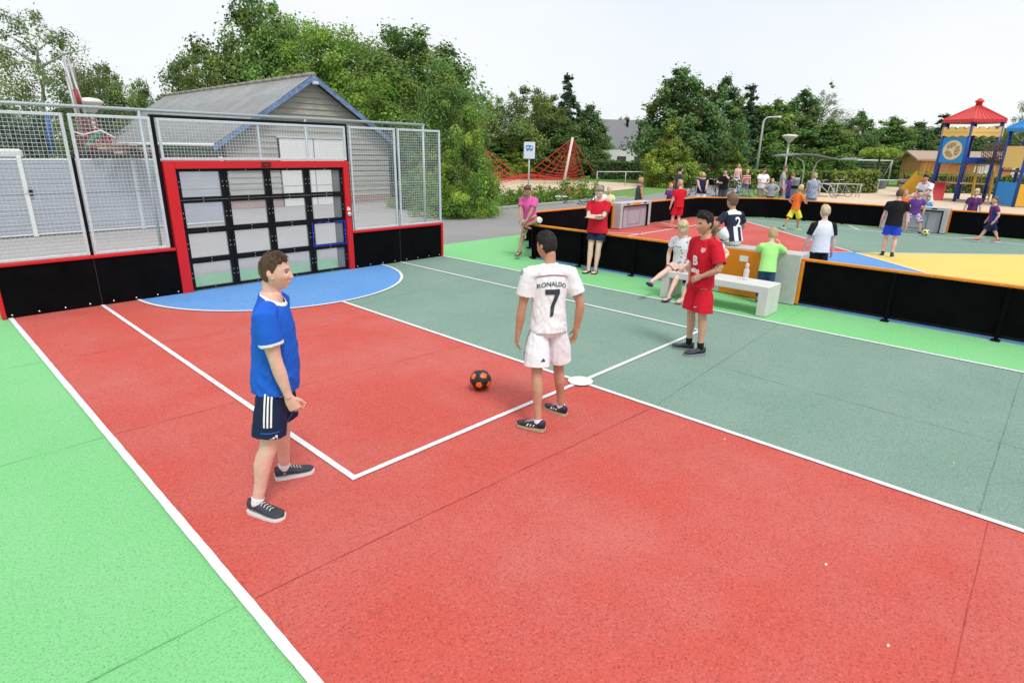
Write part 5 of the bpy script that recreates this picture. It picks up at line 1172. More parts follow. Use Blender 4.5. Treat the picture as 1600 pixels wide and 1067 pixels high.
def wrinkle(me, amp, seed, kind='shirt', hz=(0, 1)):
    """cloth folds: drag lines slanting from shoulder to waist plus soft billow; hz = z range of the garment"""
    n = len(me.vertices); co = np.empty(n * 3, np.float32); no = np.empty(n * 3, np.float32); me.vertices.foreach_get('co', co); me.vertices.foreach_get('normal', no); co = co.reshape(-1, 3); no = no.reshape(-1, 3); nn = noise.noise; d = np.zeros(n, np.float32)
    for i, p in enumerate(co):
        x, y, z = float(p[0]), float(p[1]), float(p[2]); t = (z - hz[0]) / (hz[1] - hz[0])
        a = math.atan2(y, x)
        if kind == 'shirt':
            r1 = 1 - abs(nn(Vector((a * 1.3 + seed, z * 9 + a * 1.6, 0)))) * 3.0; r2 = 1 - abs(nn(Vector((a * 2.2 - seed, z * 15 - a * 2.4, 5)))) * 3.0
            w_ = .55 + .9 * max(0., 1 - t * 1.7) + .5 * max(0., t - .62)
        else:
            r1 = 1 - abs(nn(Vector((x * 17 + seed, y * 17, z * 4)))) * 3.0; r2 = 1 - abs(nn(Vector((x * 9 - seed, y * 9, z * 12 + x * 9)))) * 3.0; w_ = .9
        d[i] = amp * w_ * (max(-.6, r1) + .6 * max(-.6, r2) + 1.2 * nn(Vector((x * 6 + seed, y * 6, z * 5))))
    co = co + no * d[:, None]; me.vertices.foreach_set('co', co.ravel()); me.update()
def shoe(par, ank, yaw, pitch, L_, m_up, m_sole, style, m_accent=None, skin=None, hi=1):
    """ankle-floor point ank (local to person), heading yaw; returns the shoe object"""
    mb = MB(); sole = MB(); n = 12; kk = 13 if hi else 9; k_ = L_ / .27
    def prof(t):
        w_ = .036 + .012 * math.sin(min(1, t * 1.25) * math.pi * .62) + (.004 if t > .5 else 0); w_ *= (1 if t < .82 else math.sqrt(max(.02, 1 - ((t - .82) / .185) ** 2))) * (1 if t > .08 else .72 + 3.5 * t)
        h_ = .102 - .012 * t if t < .3 else (.098 - (t - .3) * .105 if t < .68 else .058 - (t - .68) * .055)
        if style == 'sandal': h_ = (.075 - .05 * t) if t < .55 else .047 - (t - .55) * .045
        return w_, h_
    v = []; f = []
    for i in range(kk):
        t = i / (kk - 1); w_, h_ = prof(t); y = -.065 + .27 * t
        for j in range(n):
            a = 2 * math.pi * j / n; cx_, sz = math.cos(a), math.sin(a); zz = .022 + (h_ - .022) * (.5 + .5 * sz) ** (.85) if sz > -.98 else .022
            narrow = 1 - (.42 if t < .35 else .30) * max(0, sz) ** 1.3
            v.append(Vector((cx_ * w_ * narrow, y, zz)))
    for i in range(kk - 1):
        for j in range(n): f.append((i * n + j, i * n + (j + 1) % n, (i + 1) * n + (j + 1) % n, (i + 1) * n + j))
    f.append(tuple(range(n - 1, -1, -1))); f.append(tuple((kk - 1) * n + j for j in range(n))); mb.add(v, f)
    pts = [(prof(i / 16)[0] * 1.06 + .002, -.068 + .277 * i / 16) for i in range(17)]; outl = [(w_, y) for w_, y in pts] + [(-w_, y) for w_, y in pts[::-1]]
    so = [(x, y, 0) for x, y in outl]; s1 = [(x * 1.0, y, .020 + .006 * (1 if y < 0 else 0)) for x, y in outl]; nn = len(outl)
    sole.add(so + s1, [tuple(range(nn - 1, -1, -1)), tuple(range(nn, 2 * nn))] + [(i, (i + 1) % nn, nn + (i + 1) % nn, nn + i) for i in range(nn)])
    mt_ = Matrix.Translation(Vector(ank)) @ Matrix.Rotation(yaw, 4, 'Z') @ Matrix.Rotation(pitch, 4, 'X') @ Matrix.Diagonal((k_, k_, k_, 1))
    for b in (mb, sole): b.v = [tuple(mt_ @ Vector(p)) for p in b.v]
    if style == 'sandal':
        so_ = sole.build('sandal', m_sole, par); foot = mb.build('foot', skin, so_, True); fa_ = foot.data.attributes.new('tint', 'FLOAT_COLOR', 'POINT'); fa_.data.foreach_set('color', [1.] * (4 * len(foot.data.vertices))); st = MB()
        for (y, z0) in ((.10, .058), (-.015, .085)):
            st.tube([tuple(mt_ @ Vector((.047 * math.cos(a), y, .012 + z0 * math.sin(a)))) for a in np.linspace(0, math.pi, 9)], .008 * k_, 6)
        st.build('strap', m_up, so_, True); return so_
    up = mb.build('shoe', m_up, par, True); sole.build('sole', m_sole, up)
    if m_accent and hi:
        ac = MB()
        for s in (-1, 1):
            for q in range(3):
                y = .035 + q * .028; w_, h_ = prof((y + .065) / .27)
                pl_ = []
                for z_ in (.032, .045, .058): 
                    sz = ((z_ - .022) / (h_ - .022)) ** (1 / .85) * 2 - 1; sz = min(.95, max(-.95, sz)); narrow = 1 - .35 * max(0, sz) ** 1.3; pl_.append((s * (w_ * narrow * math.sqrt(1 - sz * sz) + .0035), y - (z_ - .03) * .75, z_))
                ac.tube([tuple(mt_ @ Vector(p)) for p in pl_], .0058 * k_, 5)
        ac.build('stripes', m_accent, up)
    if hi:
        lc = MB()
        for q in range(4):
            y = .045 + q * .021; w_, h_ = prof((y + .065) / .27); lc.tube([tuple(mt_ @ Vector((x, y + .006 * abs(x) / .02, h_ - .002 - x * x * 9))) for x in (-.021, 0, .021)], .0032 * k_, 5)
        lc.build('laces', m_sole if not m_accent else m_accent, up)
    return up
PEOPLE = {}
def person(key, label, pos, heading, h, skin='fair', hair=('brown', 'short', .012), top=None, bottom=None, shoes=None, socks=None, child=0., girth=1., feet=None, pel=None, lean=(0, .02, 1), head=(0, 0), hands=None, voxel=.02, smile=0., fem=0., seat=None, twist=0., group=None, leg=0.):
    """pos: ground point; heading: world angle the body faces (deg); feet: ((x,y,z,yaw[,pitch]) R, L) in person space (+Y ahead, +X right side)"""
    root = empty('person', (pos[0], pos[1], 0), R(heading - 90), label, 'person', group); PEOPLE[key] = root; near = voxel < .01
    legf = .525 - .035 * child + leg; hf = .132 + .034 * child; nf = .030
    hip_z = legf * h; neck_z = h * (1 - hf - nf + .012); thl, shl = (legf - .045) * .505 * h, (legf - .045) * .495 * h; ual, fal = .168 * h, .145 * h; g = girth
    tl = neck_z - hip_z
    feet = feet or ((.055 * h, 0, 0, -8), (-.055 * h, 0, 0, 8))
    P0 = Vector(pel) if pel else Vector((0, 0, hip_z * .992 + .0))
    up_ = Vector(lean).normalized(); rgt = Vector((1, 0, 0)); rgt = (rgt - up_ * rgt.dot(up_)).normalized(); fw = up_.cross(rgt)
    N0 = P0 + up_ * tl
    tw_ = Matrix.Rotation(R(twist), 3, up_); rs_ = tw_ @ rgt; fs_ = tw_ @ fw
    shw = (.112 - .012 * fem - .008 * child) * h * (.6 + .4 * g); sh = [N0 - up_ * .042 * h + rs_ * s * shw for s in (1, -1)]
    hipj = [P0 + rgt * s * .052 * h for s in (1, -1)]
    ank = []; knee = []
    for i in (0, 1):
        q = feet[i]; a = Vector((q[0], q[1], q[2] + .045 * h)); yw = R(q[3]); pole = Vector((math.sin(-yw) * .6, math.cos(yw), 0)) * 1. + fw * .3 + rgt * (.08 if i == 0 else -.08)
        if len(q) > 5: pole = Vector(q[5])
        k_, c_ = ik(hipj[i], a, thl, shl, pole); knee.append(k_); ank.append(c_)
    elb = []; wri = []; hdir = []
    dflt = [dict(w=(.165 * h, .04 * h, hip_z * .93), p=(1, -1.2, 0)), dict(w=(-.165 * h, .04 * h, hip_z * .93), p=(-1, -1.2, 0))]
    for i in (0, 1):
        hs_ = (hands[i] if hands and hands[i] else dflt[i]); e_, w_ = ik(sh[i], hs_['w'], ual, fal, hs_['p']); elb.append(e_); wri.append(w_)
        hd_ = Vector(hs_['d']).normalized() if 'd' in hs_ else ((w_ - e_).normalized() + Vector((0, .15, -.1))).normalized(); hdir.append(hd_)
    # ------------------------------------------------ body
    B = MB(); H_ = h
    def S(t, rx, ry, off=0.): return (t, P0 + up_ * (tl * t) + fw * off * h, (rx * h * g, ry * h * g))
    tors = [S(-.17, .035, .04), S(-.08, .075 + .008 * fem, .058), S(.05, .092 + .008 * fem, .064, -.004), S(.32, .080 - .008 * fem, .056), S(.62, .090 - .006 * fem, .064, .004), S(.84, .088, .054), S(.95, .055, .04), S(1.06, .036, .036)]
    cs, rs2 = interp(tors, 18); loft(B, cs, rs2, rs_, 18)
    hy, hp_ = R(head[0]), R(head[1]); hm = (Matrix.Rotation(R(twist * .8), 3, 'Z') @ Matrix.Rotation(hy, 3, 'Z') @ Matrix.Rotation(-hp_, 3, 'X')).to_4x4(); hs = hf * h / .232
    base = N0 + up_ * (nf * h * .35); headc = base + Vector((0, 0, nf * h * .6)) + hm.to_3x3() @ Vector((0, .018 * hs, .114 * hs)) + fw * .012 * h
    loft(B, [N0 - up_ * .03 * h, N0 + up_ * .01 * h, headc + hm.to_3x3() @ Vector((0, -.036 * hs, -.062 * hs)), headc + hm.to_3x3() @ Vector((0, -.028 * hs, 0))], [(.050 * h * .9, .045 * h * .9), (.031 * h * (.85 + .15 * g), .031 * h), (.027 * h * (.85 + .15 * g), .029 * h), (.026 * h, .026 * h)], rs_, 14)
    HM = Matrix.Translation(headc) @ hm @ Matrix.Diagonal((hs * (1.0 + .04 * (g - 1)), hs, hs, 1))
    nu, nv = (72, 54) if near else (28, 22)
    hv, hfc = head_grid(nu, nv, lambda d: head_fn(d, smile, fem)); B.add([HM @ p for p in hv], hfc)
    for s in (-1, 1):
        ev = [HM @ Vector((s * (.0755 + .010 * (1 - abs(k - 2) / 2.2)), -.012 - .010 * (1 if k in (1, 2, 3) else 0) + .004 * k, .026 - .0155 * k)) for k in range(5)]
        loft(B, ev, [(.005 * hs, .009 * hs), (.007 * hs, .015 * hs), (.007 * hs, .016 * hs), (.0065 * hs, .012 * hs), (.005 * hs, .007 * hs)], HM.to_3x3() @ Vector((s, .15, 0)), 8)
    for i, s in ((0, 1), (1, -1)):
        loft(B, [N0 - up_ * .012 * h, sh[i] + up_ * .002 * h], [(.026 * h, .026 * h), (.027 * h, .027 * h)], fs_, 10)
        a, b, c = sh[i], elb[i], wri[i]; gg = .55 + .45 * g
        ks = [(0, a, (.027 * H_ * gg, .029 * H_ * gg)), (.25, a.lerp(b, .5), (.0285 * H_ * gg, .030 * H_ * gg)), (.5, b, (.0235 * H_ * gg, .0235 * H_ * gg)), (.62, b.lerp(c, .25), (.0255 * H_ * gg, .0245 * H_ * gg)), (1, c, (.0165 * H_, .0145 * H_))]
        cs, rs2 = interp(ks, 12); loft(B, cs, rs2, (1, 0, 0), 12)
        # hand: palm, four bent fingers of unequal length, thumb from the side of the palm
        d = hdir[i]; inn = Vector((-s, 0, 0)) if abs(d.x) < .8 else Vector((0, 0, -1)); hsx = hands[i] if hands and hands[i] else {}
        if 'n' in hsx: inn = Vector(hsx['n'])
        pn = (inn - d * inn.dot(d)).normalized(); lat = d.cross(pn) * (1 if s > 0 else -1)   # lat -> thumb side
        if lat.dot(fs_) < 0 and 'n' not in hsx: lat = -lat
        hl_ = .108 * h; w0 = c; pc_ = [w0 - d * .01 * h, w0 + d * hl_ * .22, w0 + d * hl_ * .50]
        loft(B, pc_, [(.016 * h, .011 * h), (.024 * h, .0105 * h), (.0245 * h, .0085 * h)], lat, 10)
        curl = hsx.get('curl', .55)
        for q in range(4):
            o_ = w0 + d * hl_ * (.46 - .03 * abs(q - 1.2)) + lat * ((1.5 - q) * .0122 * h); ln = hl_ * (.50, .55, .51, .41)[q]; p_ = [o_]; dd_ = d + lat * (1.5 - q) * .07
            for w2 in range(3):
                an = curl * (.55 + .5 * w2); dv = (dd_ * math.cos(an) + pn * math.sin(an)).normalized(); p_.append(p_[-1] + dv * ln * (.42, .32, .26)[w2])
            loft(B, p_, [.0056 * h, .0052 * h, .0047 * h, .0036 * h], lat, 7)
        o_ = w0 + d * hl_ * .12 + lat * .018 * h; tv = (d * .75 + lat * .6 + pn * .25).normalized(); loft(B, [o_, o_ + tv * hl_ * .22, o_ + tv * hl_ * .22 + (d * .9 + lat * .2 + pn * .35).normalized() * hl_ * .24], [.0085 * h, .0068 * h, .0046 * h], pn, 7)
        # legs
        a, b, c = hipj[i], knee[i], ank[i]; back = -fw
        mid = a.lerp(b, .45); sh_d = (c - b).normalized(); calf = b.lerp(c, .28) + (back - sh_d * back.dot(sh_d)) * .010 * h
        ks = [(0, a, (.050 * h * g, .053 * h * g)), (.28, mid, (.043 * h * gg, .046 * h * gg)), (.5, b, (.030 * h * gg, .032 * h * gg)), (.64, calf, (.0315 * h * gg, .034 * h * gg)), (.82, b.lerp(c, .68), (.023 * h * gg, .024 * h * gg)), (1, c, (.0185 * h, .021 * h))]
        cs, rs2 = interp(ks, 16); loft(B, cs, rs2, rgt, 14)
        loft(B, [c, c - Vector((0, 0, .02 * h))], [.021 * h, .024 * h], rgt, 8)
    bme = gen_obj(B, voxel, 2 if near else 1)
    bme.materials.append(SK[skin])
    HI = HM.inverted(); at_ = bme.attributes.new('tint', 'FLOAT_COLOR', 'POINT'); cols = np.ones((len(bme.vertices), 4), np.float32); br_ = HR[hair[0]].node_tree.nodes['Principled BSDF'].inputs['Base Color'].default_value
    sc_ = SK[skin].node_tree.nodes['Principled BSDF'].inputs['Base Color'].default_value; brow = tuple(min(1, .20 + .45 * br_[k] / sc_[k]) for k in range(3))
    if voxel < .025:
        for vtx in bme.vertices:
            if vtx.co.z > N0.z - .1:
                q = HI @ vtx.co
                if abs(q.z) < .13: cols[vtx.index, :3] = head_tint(q, smile, brow)
    at_.data.foreach_set('color', cols.ravel())
    bo = bpy.data.objects.new('body', bme); link(bo, root)
    # ------------------------------------------------ hair
    hn, hst, hth = hair
    if hst != 'none':
        v, f = hair_shell(hst, *((84, 64) if near else (26, 20)), hth, len(PEOPLE) * 3.7); hb = MB().add([HM @ p for p in v], f)
        ho = hb.build('hair', HR[hn], root, True)
        if near:
            rs = np.random.RandomState(len(PEOPLE)); sv = []; sf = []; vv = [Vector(q) for q in v]; base_ = [head_fn(Vector(q).normalized()) for q in v]; cnt = 0
            while cnt < 3200:
                k = rs.randint(0, len(vv)); q = vv[k]; dr = q.normalized()
                if (q - head_fn(dr)).length < .004 or q.length < head_fn(dr).length: 
                    cnt += .2; continue
                cnt += 1; up2 = max(0., dr.z); flow = Vector((dr.x * .9 + rs.normal() * .35, .55 * up2 - .35 * (1 - up2) + rs.normal() * .3, -.9 * (1 - up2 * .9) + rs.normal() * .25)); flow -= dr * flow.dot(dr); flow.normalize()
                ln = (.009 + .017 * up2) * rs.uniform(.6, 1.25) * (1 if hst == 'short' else .75); p_ = q - dr * .004 + Vector(rs.normal(size=3)) * .002; o_ = len(sv); sd2 = dr.cross(flow).normalized() * .0011
                for w3, (lift, wd) in enumerate(((0, 1.), (.45, .8), (.75, .12))):
                    c3 = p_ + flow * ln * w3 / 2 + dr * ln * .45 * (lift - .35 * (w3 / 2) ** 2); sv += [HM @ (c3 - sd2 * wd), HM @ (c3 + sd2 * wd)]
                sf += [(o_, o_ + 1, o_ + 3, o_ + 2), (o_ + 2, o_ + 3, o_ + 5, o_ + 4)]
            so3 = MB().add(sv, sf).build('hair_strands', HR[hn], ho, True); so3['kind'] = 'stuff'
        if hst in ('long', 'pony'):
            tl_ = MB(); st = HM @ Vector((0, -.095, .03 if hst == 'pony' else -.03)); dn = Vector((0, 0, -1)) * hs; bk = HM.to_3x3() @ Vector((0, -1, 0))
            loft(tl_, [st, st + bk * .035 + dn * .03, st + bk * .04 + dn * .10, st + bk * .025 + dn * .17, st + bk * .02 + dn * .22], [.02 * hs, .028 * hs, .03 * hs, .022 * hs, .006 * hs] if hst == 'pony' else [(.06 * hs, .03 * hs), (.07 * hs, .03 * hs), (.065 * hs, .028 * hs), (.05 * hs, .022 * hs), (.03 * hs, .012 * hs)], rs_, 10); tl_.build('pony_tail' if hst == 'pony' else 'long_hair', HR[hn], ho, True)
    vx = max(voxel * 1.35, .0065); ob = {'root': root, 'body': bo, 'HM': HM}
    # ------------------------------------------------ top
    if top:
        Tm = MB(); ez = top.get('ease', 1.0); hem = top.get('hem', -.10); e0 = (.005 + .011 * ez) * h / 1.7; slv = top.get('sleeve', .6)
        def S2(t, rx, ry, off=0.): return (t, P0 + up_ * (tl * t) + fw * off * h, (rx * h * g + e0, ry * h * g + e0))
        belly = top.get('belly', 0.)
        ks = [S2(hem - .10, .101 + .008 * fem, .073), S2(hem, .100 + .008 * fem, .072 + belly * .3, belly * .2), S2(.12, .093, .066 + belly, belly * .5), S2(.35, .088, .062 + belly, belly * .5), S2(.62, .094, .068, .004), S2(.80, .090, .059), S2(.90, .070, .046), S2(.97, .046, .037), S2(1.04, .034, .034)]
        cs, rs2 = interp(ks, 20); loft(Tm, cs, rs2, rs_, 20); cuts = []; bands = []; caps_ = []
        hz = P0 + up_ * (tl * hem)
        for i in (0, 1):
            loft(Tm, [N0 - up_ * .022 * h, sh[i] + up_ * .001 * h], [(.030 * h + e0 * .35, .028 * h + e0 * .35), (.031 * h + e0 * .55, .031 * h + e0 * .55)], fs_, 12)
            if slv > 0:
                a, b = sh[i], elb[i]; gg = .55 + .45 * g
                if slv <= 1: en = a.lerp(b, slv); ax = (b - a).normalized(); pts_ = [a + (N0 - a) * .30 - up_ * .012 * h, a, a.lerp(b, slv * .5), en]
                else: en = b.lerp(wri[i], slv - 1); ax = (wri[i] - b).normalized(); pts_ = [a + (N0 - a) * .30 - up_ * .012 * h, a, a.lerp(b, .6), b, b.lerp(en, .5), en]
                rr_ = [(.0345 * h * gg + e0 * (.65 + .3 * k / (len(pts_) - 1) * ez), .036 * h * gg + e0 * (.65 + .3 * k / (len(pts_) - 1) * ez)) for k in range(len(pts_))]
                loft(Tm, pts_, rr_, fs_, 12); tst = (lambda c, en=en, ax=ax: (c - en).length < .12 * h / 1.7 and (c - en).dot(ax) > -.08 * h)
                rad = rr_[-1][0]
                caps_.append((en, ax, rad))
                if top.get('cuff'): bands.append((en - ax * top['cuff'][1], ax, (lambda c, en=en, ax=ax, rad=rad: -.06 * h < (c - en).dot(ax) < .02 and rad * .75 < ((c - en) - ax * (c - en).dot(ax)).length < rad * 1.15), top['cuff'][0]))
        me = gen_obj(Tm, vx, 3 if near else 1)
        arms_far = lambda c: (c - hz).dot(rs_) ** 2 < (.15 * h) ** 2
        cuts.append((hz, -up_, lambda c: (c - hz).dot(up_) < .06 * h and arms_far(c)))
        nk = N0 + up_ * (top.get('neck', .006) - .002) * h + fw * .012 * h; ndir = (up_ + fw * .42).normalized(); ntest = lambda c: (c - nk).dot(up_) > -.06 * h and (c - nk - up_ * (c - nk).dot(up_)).length < .058 * h
        cuts.append((nk, ndir, ntest))
        if top.get('collar'): bands.append((nk - ndir * top['collar'][1], ndir, ntest, top['collar'][0]))
        for bd in top.get('bands', []): bands.append(bd(dict(P0=P0, N0=N0, up=up_, fw=fs_, rt=rs_, sh=sh, h=h, tl=tl)))
        if near: wrinkle(me, .0042 * top.get('fold', 1.), len(PEOPLE) * 7.1, 'shirt', (hz.z, N0.z))
        cut_cloth(me, cuts, bands, caps_, vx)
        for m_ in top['m']: me.materials.append(m_)
        to_ = bpy.data.objects.new('shirt', me); link(to_, root); ob['top'] = to_
        if near: md = to_.modifiers.new('t', 'SOLIDIFY'); md.thickness = .004; md.offset = -1
    # ------------------------------------------------ bottom
    if bottom:
        Bm = MB(); ln = bottom.get('len', .8); e1 = (.006 + .013 * bottom.get('ease', 1.)) * h / 1.7; wt = bottom.get('waist', .10)
        ks = [S(-.19, .03, .04), S(-.10, .078, .060), S(.05, .094 + .008 * fem, .066, -.004), S(wt + .02, .09, .063)]; ks = [(t, c, (a + e1 * (.55 if t < .06 else .2), b + e1 * (.55 if t < .06 else .2))) for t, c, (a, b) in ks]; cs, rs2 = interp(ks, 9); loft(Bm, cs, rs2, rgt, 18); cuts = []
        for i in (0, 1):
            a, b, c = hipj[i], knee[i], ank[i]; gg = .55 + .45 * g
            if ln <= 1: en = a.lerp(b, ln); ax = (b - a).normalized(); pts_ = [a + (a - b).normalized() * .01, a.lerp(b, .22), a.lerp(b, ln * .6), en, en + ax * .04]; rr_ = [(.038 * h * g,) * 2, (.048 * h * g + e1 * .5,) * 2, (.046 * h * gg + e1 * 1.1,) * 2, (.044 * h * gg + e1 * 1.5,) * 2, (.044 * h * gg + e1 * 1.5,) * 2]
            else:
                en = b.lerp(c, ln - 1); ax = (c - b).normalized(); pts_ = [a, a.lerp(b, .5), b, b.lerp(en, .5), en, en + ax * .03]; rr_ = [(.052 * h * g + e1 * .5,) * 2, (.046 * h * gg + e1 * .7,) * 2, (.035 * h * gg + e1,) * 2, (.034 * h * gg + e1,) * 2, (.030 * h * gg + e1,) * 2, (.030 * h * gg + e1,) * 2]
            loft(Bm, pts_, rr_, rgt, 14); cuts.append((en, ax, (lambda q, en=en, ax=ax: (q - en).dot(ax) > -.05 * h and ((q - en) - ax * (q - en).dot(ax)).length < .075 * h * gg + e1)))
        me = gen_obj(Bm, vx, 3 if near else 1)
        if near: wrinkle(me, .0036 * bottom.get('fold', 1.), len(PEOPLE) * 5.3, 'shorts')
        cut_cloth(me, cuts, [])
        for m_ in bottom['m']: me.materials.append(m_)
        so_ = bpy.data.objects.new(bottom.get('name', 'shorts'), me); link(so_, root); ob['bottom'] = so_
        if near: md = so_.modifiers.new('t', 'SOLIDIFY'); md.thickness = .004; md.offset = -1
    # ------------------------------------------------ socks and shoes
    for i in (0, 1):
        a = ank[i]; q = feet[i]
        if socks:
            sm = MB(); en = a.lerp(knee[i], socks[1]); loft(sm, [a - Vector((0, 0, .012 * h)), a.lerp(en, .25), a.lerp(en, .7), en], [.0245 * h, .0225 * h, (.0215 + .012 * socks[1]) * h, (.0225 + .018 * socks[1]) * h], rgt, 14); sm.build('sock', socks[0], root, True)
        if shoes: shoe(root, (a.x, a.y, a.z - .045 * h), R(q[3]), R(q[4]) if len(q) > 4 else 0., .152 * h + .012, shoes['m'], shoes['sole'], shoes.get('style', 'trainer'), shoes.get('accent'), SK[skin], near)
    ob.update(P0=P0, N0=N0, up=up_, fw=fs_, rt=rs_, knee=knee, ank=ank, hip=hipj, sh=sh, elb=elb, h=h, tl=tl)
    return ob
# flat print on cloth: wrap a 2-D mesh onto the garment
def wrap_print(me2, target, origin, u, v, n, name, m, off=.0075, arc=0., sub=4):
    tb = bmesh.new(); dg = bpy.context.evaluated_depsgraph_get(); tb.from_mesh(target.data); bmesh.ops.recalc_face_normals(tb, faces=tb.faces[:]); tree_ = BVHTree.FromBMesh(tb)
    bm_ = bmesh.new(); bm_.from_mesh(me2); bmesh.ops.triangulate(bm_, faces=bm_.faces[:])
    for _ in range(sub):
        es = [e for e in bm_.edges if e.calc_length() > .018]
        if es: bmesh.ops.subdivide_edges(bm_, edges=es, cuts=1); bmesh.ops.triangulate(bm_, faces=bm_.faces[:])
    o_, u, v, n = Vector(origin), Vector(u).normalized(), Vector(v).normalized(), Vector(n).normalized()
    for vt in bm_.verts:
        x, y = vt.co.x, vt.co.y; y2 = y - arc * x * x
        p = o_ + u * x + v * y2; hit, nr, _, _ = tree_.ray_cast(p + n * .35, -n)
        vt.co = (hit + n * off) if hit else p
    tb.free(); me3 = bpy.data.meshes.new(name); bm_.to_mesh(me3); bm_.free(); bpy.data.meshes.remove(me2); me3.materials.clear(); me3.materials.append(m)
    o = bpy.data.objects.new(name, me3); link(o, target); return o
def poly2d(pts):
    me = bpy.data.meshes.new('p'); me.from_pydata([(x, y, 0) for x, y in pts], [], [tuple(range(len(pts)))]); return me
def quads2d(rects):
    v = []; f = []
    for (x0, y0, x1, y1) in rects: f.append(tuple(range(len(v), len(v) + 4))); v += [(x0, y0, 0), (x1, y0, 0), (x1, y1, 0), (x0, y1, 0)]
    me = bpy.data.meshes.new('p'); me.from_pydata(v, [], f); return me
# ------------------------------------------------------------------ the cast
def loc_of(wp, pos, heading):
    a = -R(heading - 90); x, y = wp[0] - pos[0], wp[1] - pos[1]; return (x * math.cos(a) - y * math.sin(a), x * math.sin(a) + y * math.cos(a))
def feet_w(pos, heading, r, l):
    """feet given as world (x, y, heading)"""
    o = []
    for q in (r, l): u = loc_of(q, pos, heading); o.append((u[0], u[1], q[3] if len(q) > 3 else 0, q[2] - heading))
    return tuple(o)
cw_ = cloth('white', (.80, .82, .86)); c_red = cloth('red', (.60, .012, .03)); c_royal = cloth('royal_blue', (.015, .12, .62)); c_navy = cloth('navy', (.012, .022, .065)); c_black = cloth('black', (.012, .012, .013)); c_grey = cloth('grey', (.38, .40, .43)); c_dkgrey = cloth('dark_grey', (.07, .075, .085)); c_pink = cloth('pink', (.80, .12, .42)); c_lime = cloth('lime', (.42, .85, .28)); c_orange = cloth('orange', (.85, .20, .04)); c_yellow = cloth('yellow', (.80, .78, .06)); c_purple = cloth('purple', (.16, .06, .32)); c_lpink = cloth('light_pink', (.85, .45, .48)); c_khaki = cloth('khaki', (.26, .23, .16)); c_cream = cloth('cream', (.74, .70, .60)); c_blue = cloth('bright_blue', (.02, .07, .60)); c_sky = cloth('sky', (.06, .35, .70)); c_denim = cloth('denim', (.04, .08, .20)); c_pyel = cloth('pale_yellow', (.82, .76, .40)); c_maroon = cloth('maroon', (.30, .02, .06))
s_white = mat('sole_white', (.75, .75, .75), rough=.6); s_black = mat('sole_black', (.02, .02, .02), rough=.7); s_gum = mat('sole_gum', (.48, .36, .22), rough=.6); s_grey = mat('sole_grey', (.25, .26, .28), rough=.6)
u_black = mat('shoe_black', (.02, .022, .027), rough=.5, var=.2, scale=30, spec=.4); u_grey = mat('shoe_grey', (.035, .038, .048), rough=.5, var=.25, scale=30); u_white = mat('shoe_white', (.72, .72, .74), rough=.5); u_navy = mat('shoe_navy', (.015, .02, .045), rough=.45); u_lime = mat('shoe_lime', (.45, .75, .12), rough=.5); u_red = mat('shoe_red', (.6, .05, .02), rough=.5); u_brown = mat('strap_dark', (.04, .03, .028), rough=.6)
p_white = mat('print_white', (.82, .82, .82), rough=.6); p_dark = mat('print_dark', (.03, .045, .06), rough=.6); p_mauve = mat('print_mauve', (.38, .10, .20), rough=.6)
floral = mat('cloth_floral', (.78, .78, .80), rough=.8)
def spots(name, base, dot, sc, th):
    m = mat(name, base, rough=.8, bump=.1, bscale=200); t = m.node_tree; b = t.nodes['Principled BSDF']; co = t.nodes.new('ShaderNodeTexCoord'); vo = t.nodes.new('ShaderNodeTexVoronoi'); vo.inputs['Scale'].default_value = sc; t.links.new(co.outputs['Object'], vo.inputs['Vector'])
    mr = t.nodes.new('ShaderNodeMath'); mr.operation = 'LESS_THAN'; mr.inputs[1].default_value = th; t.links.new(vo.outputs['Distance'], mr.inputs[0]); mxn = t.nodes.new('ShaderNodeMix'); mxn.data_type = 'RGBA'; mxn.inputs[6].default_value = (*base, 1); mxn.inputs[7].default_value = (*dot, 1); t.links.new(mr.outputs[0], mxn.inputs[0]); t.links.new(mxn.outputs[2], b.inputs['Base Color']); return m
def stripes(name, c1, c2, sc, axis=0, duty=.0):
    m = mat(name, c1, rough=.8); t = m.node_tree; b = t.nodes['Principled BSDF']; co = t.nodes.new('ShaderNodeTexCoord'); sx = t.nodes.new('ShaderNodeSeparateXYZ'); t.links.new(co.outputs['Object'], sx.inputs[0])
    a = t.nodes.new('ShaderNodeMath'); a.operation = 'MULTIPLY'; a.inputs[1].default_value = sc; t.links.new(sx.outputs[axis], a.inputs[0]); s = t.nodes.new('ShaderNodeMath'); s.operation = 'SINE'; t.links.new(a.outputs[0], s.inputs[0]); g = t.nodes.new('ShaderNodeMath'); g.operation = 'GREATER_THAN'; g.inputs[1].default_value = duty; t.links.new(s.outputs[0], g.inputs[0])
    mxn = t.nodes.new('ShaderNodeMix'); mxn.data_type = 'RGBA'; mxn.inputs[6].default_value = (*c1, 1); mxn.inputs[7].default_value = (*c2, 1); t.links.new(g.outputs[0], mxn.inputs[0]); t.links.new(mxn.outputs[2], b.inputs['Base Color']); return m
c_flor = spots('cloth_flowered', (.78, .78, .80), (.30, .30, .42), 16, .30); c_pat = spots('cloth_blue_pattern', (.42, .48, .58), (.08, .10, .16), 22, .36); c_bw = stripes('cloth_black_white', (.80, .80, .82), (.02, .025, .05), 42, 0); c_rw = stripes('cloth_red_white', (.55, .02, .03), (.8, .8, .8), 60, 2, .6); c_barca = stripes('cloth_blue_maroon', (.22, .02, .09), (.02, .04, .24), 40, 0); c_purpat = spots('cloth_purple_pattern', (.55, .50, .60), (.10, .06, .30), 18, .42)

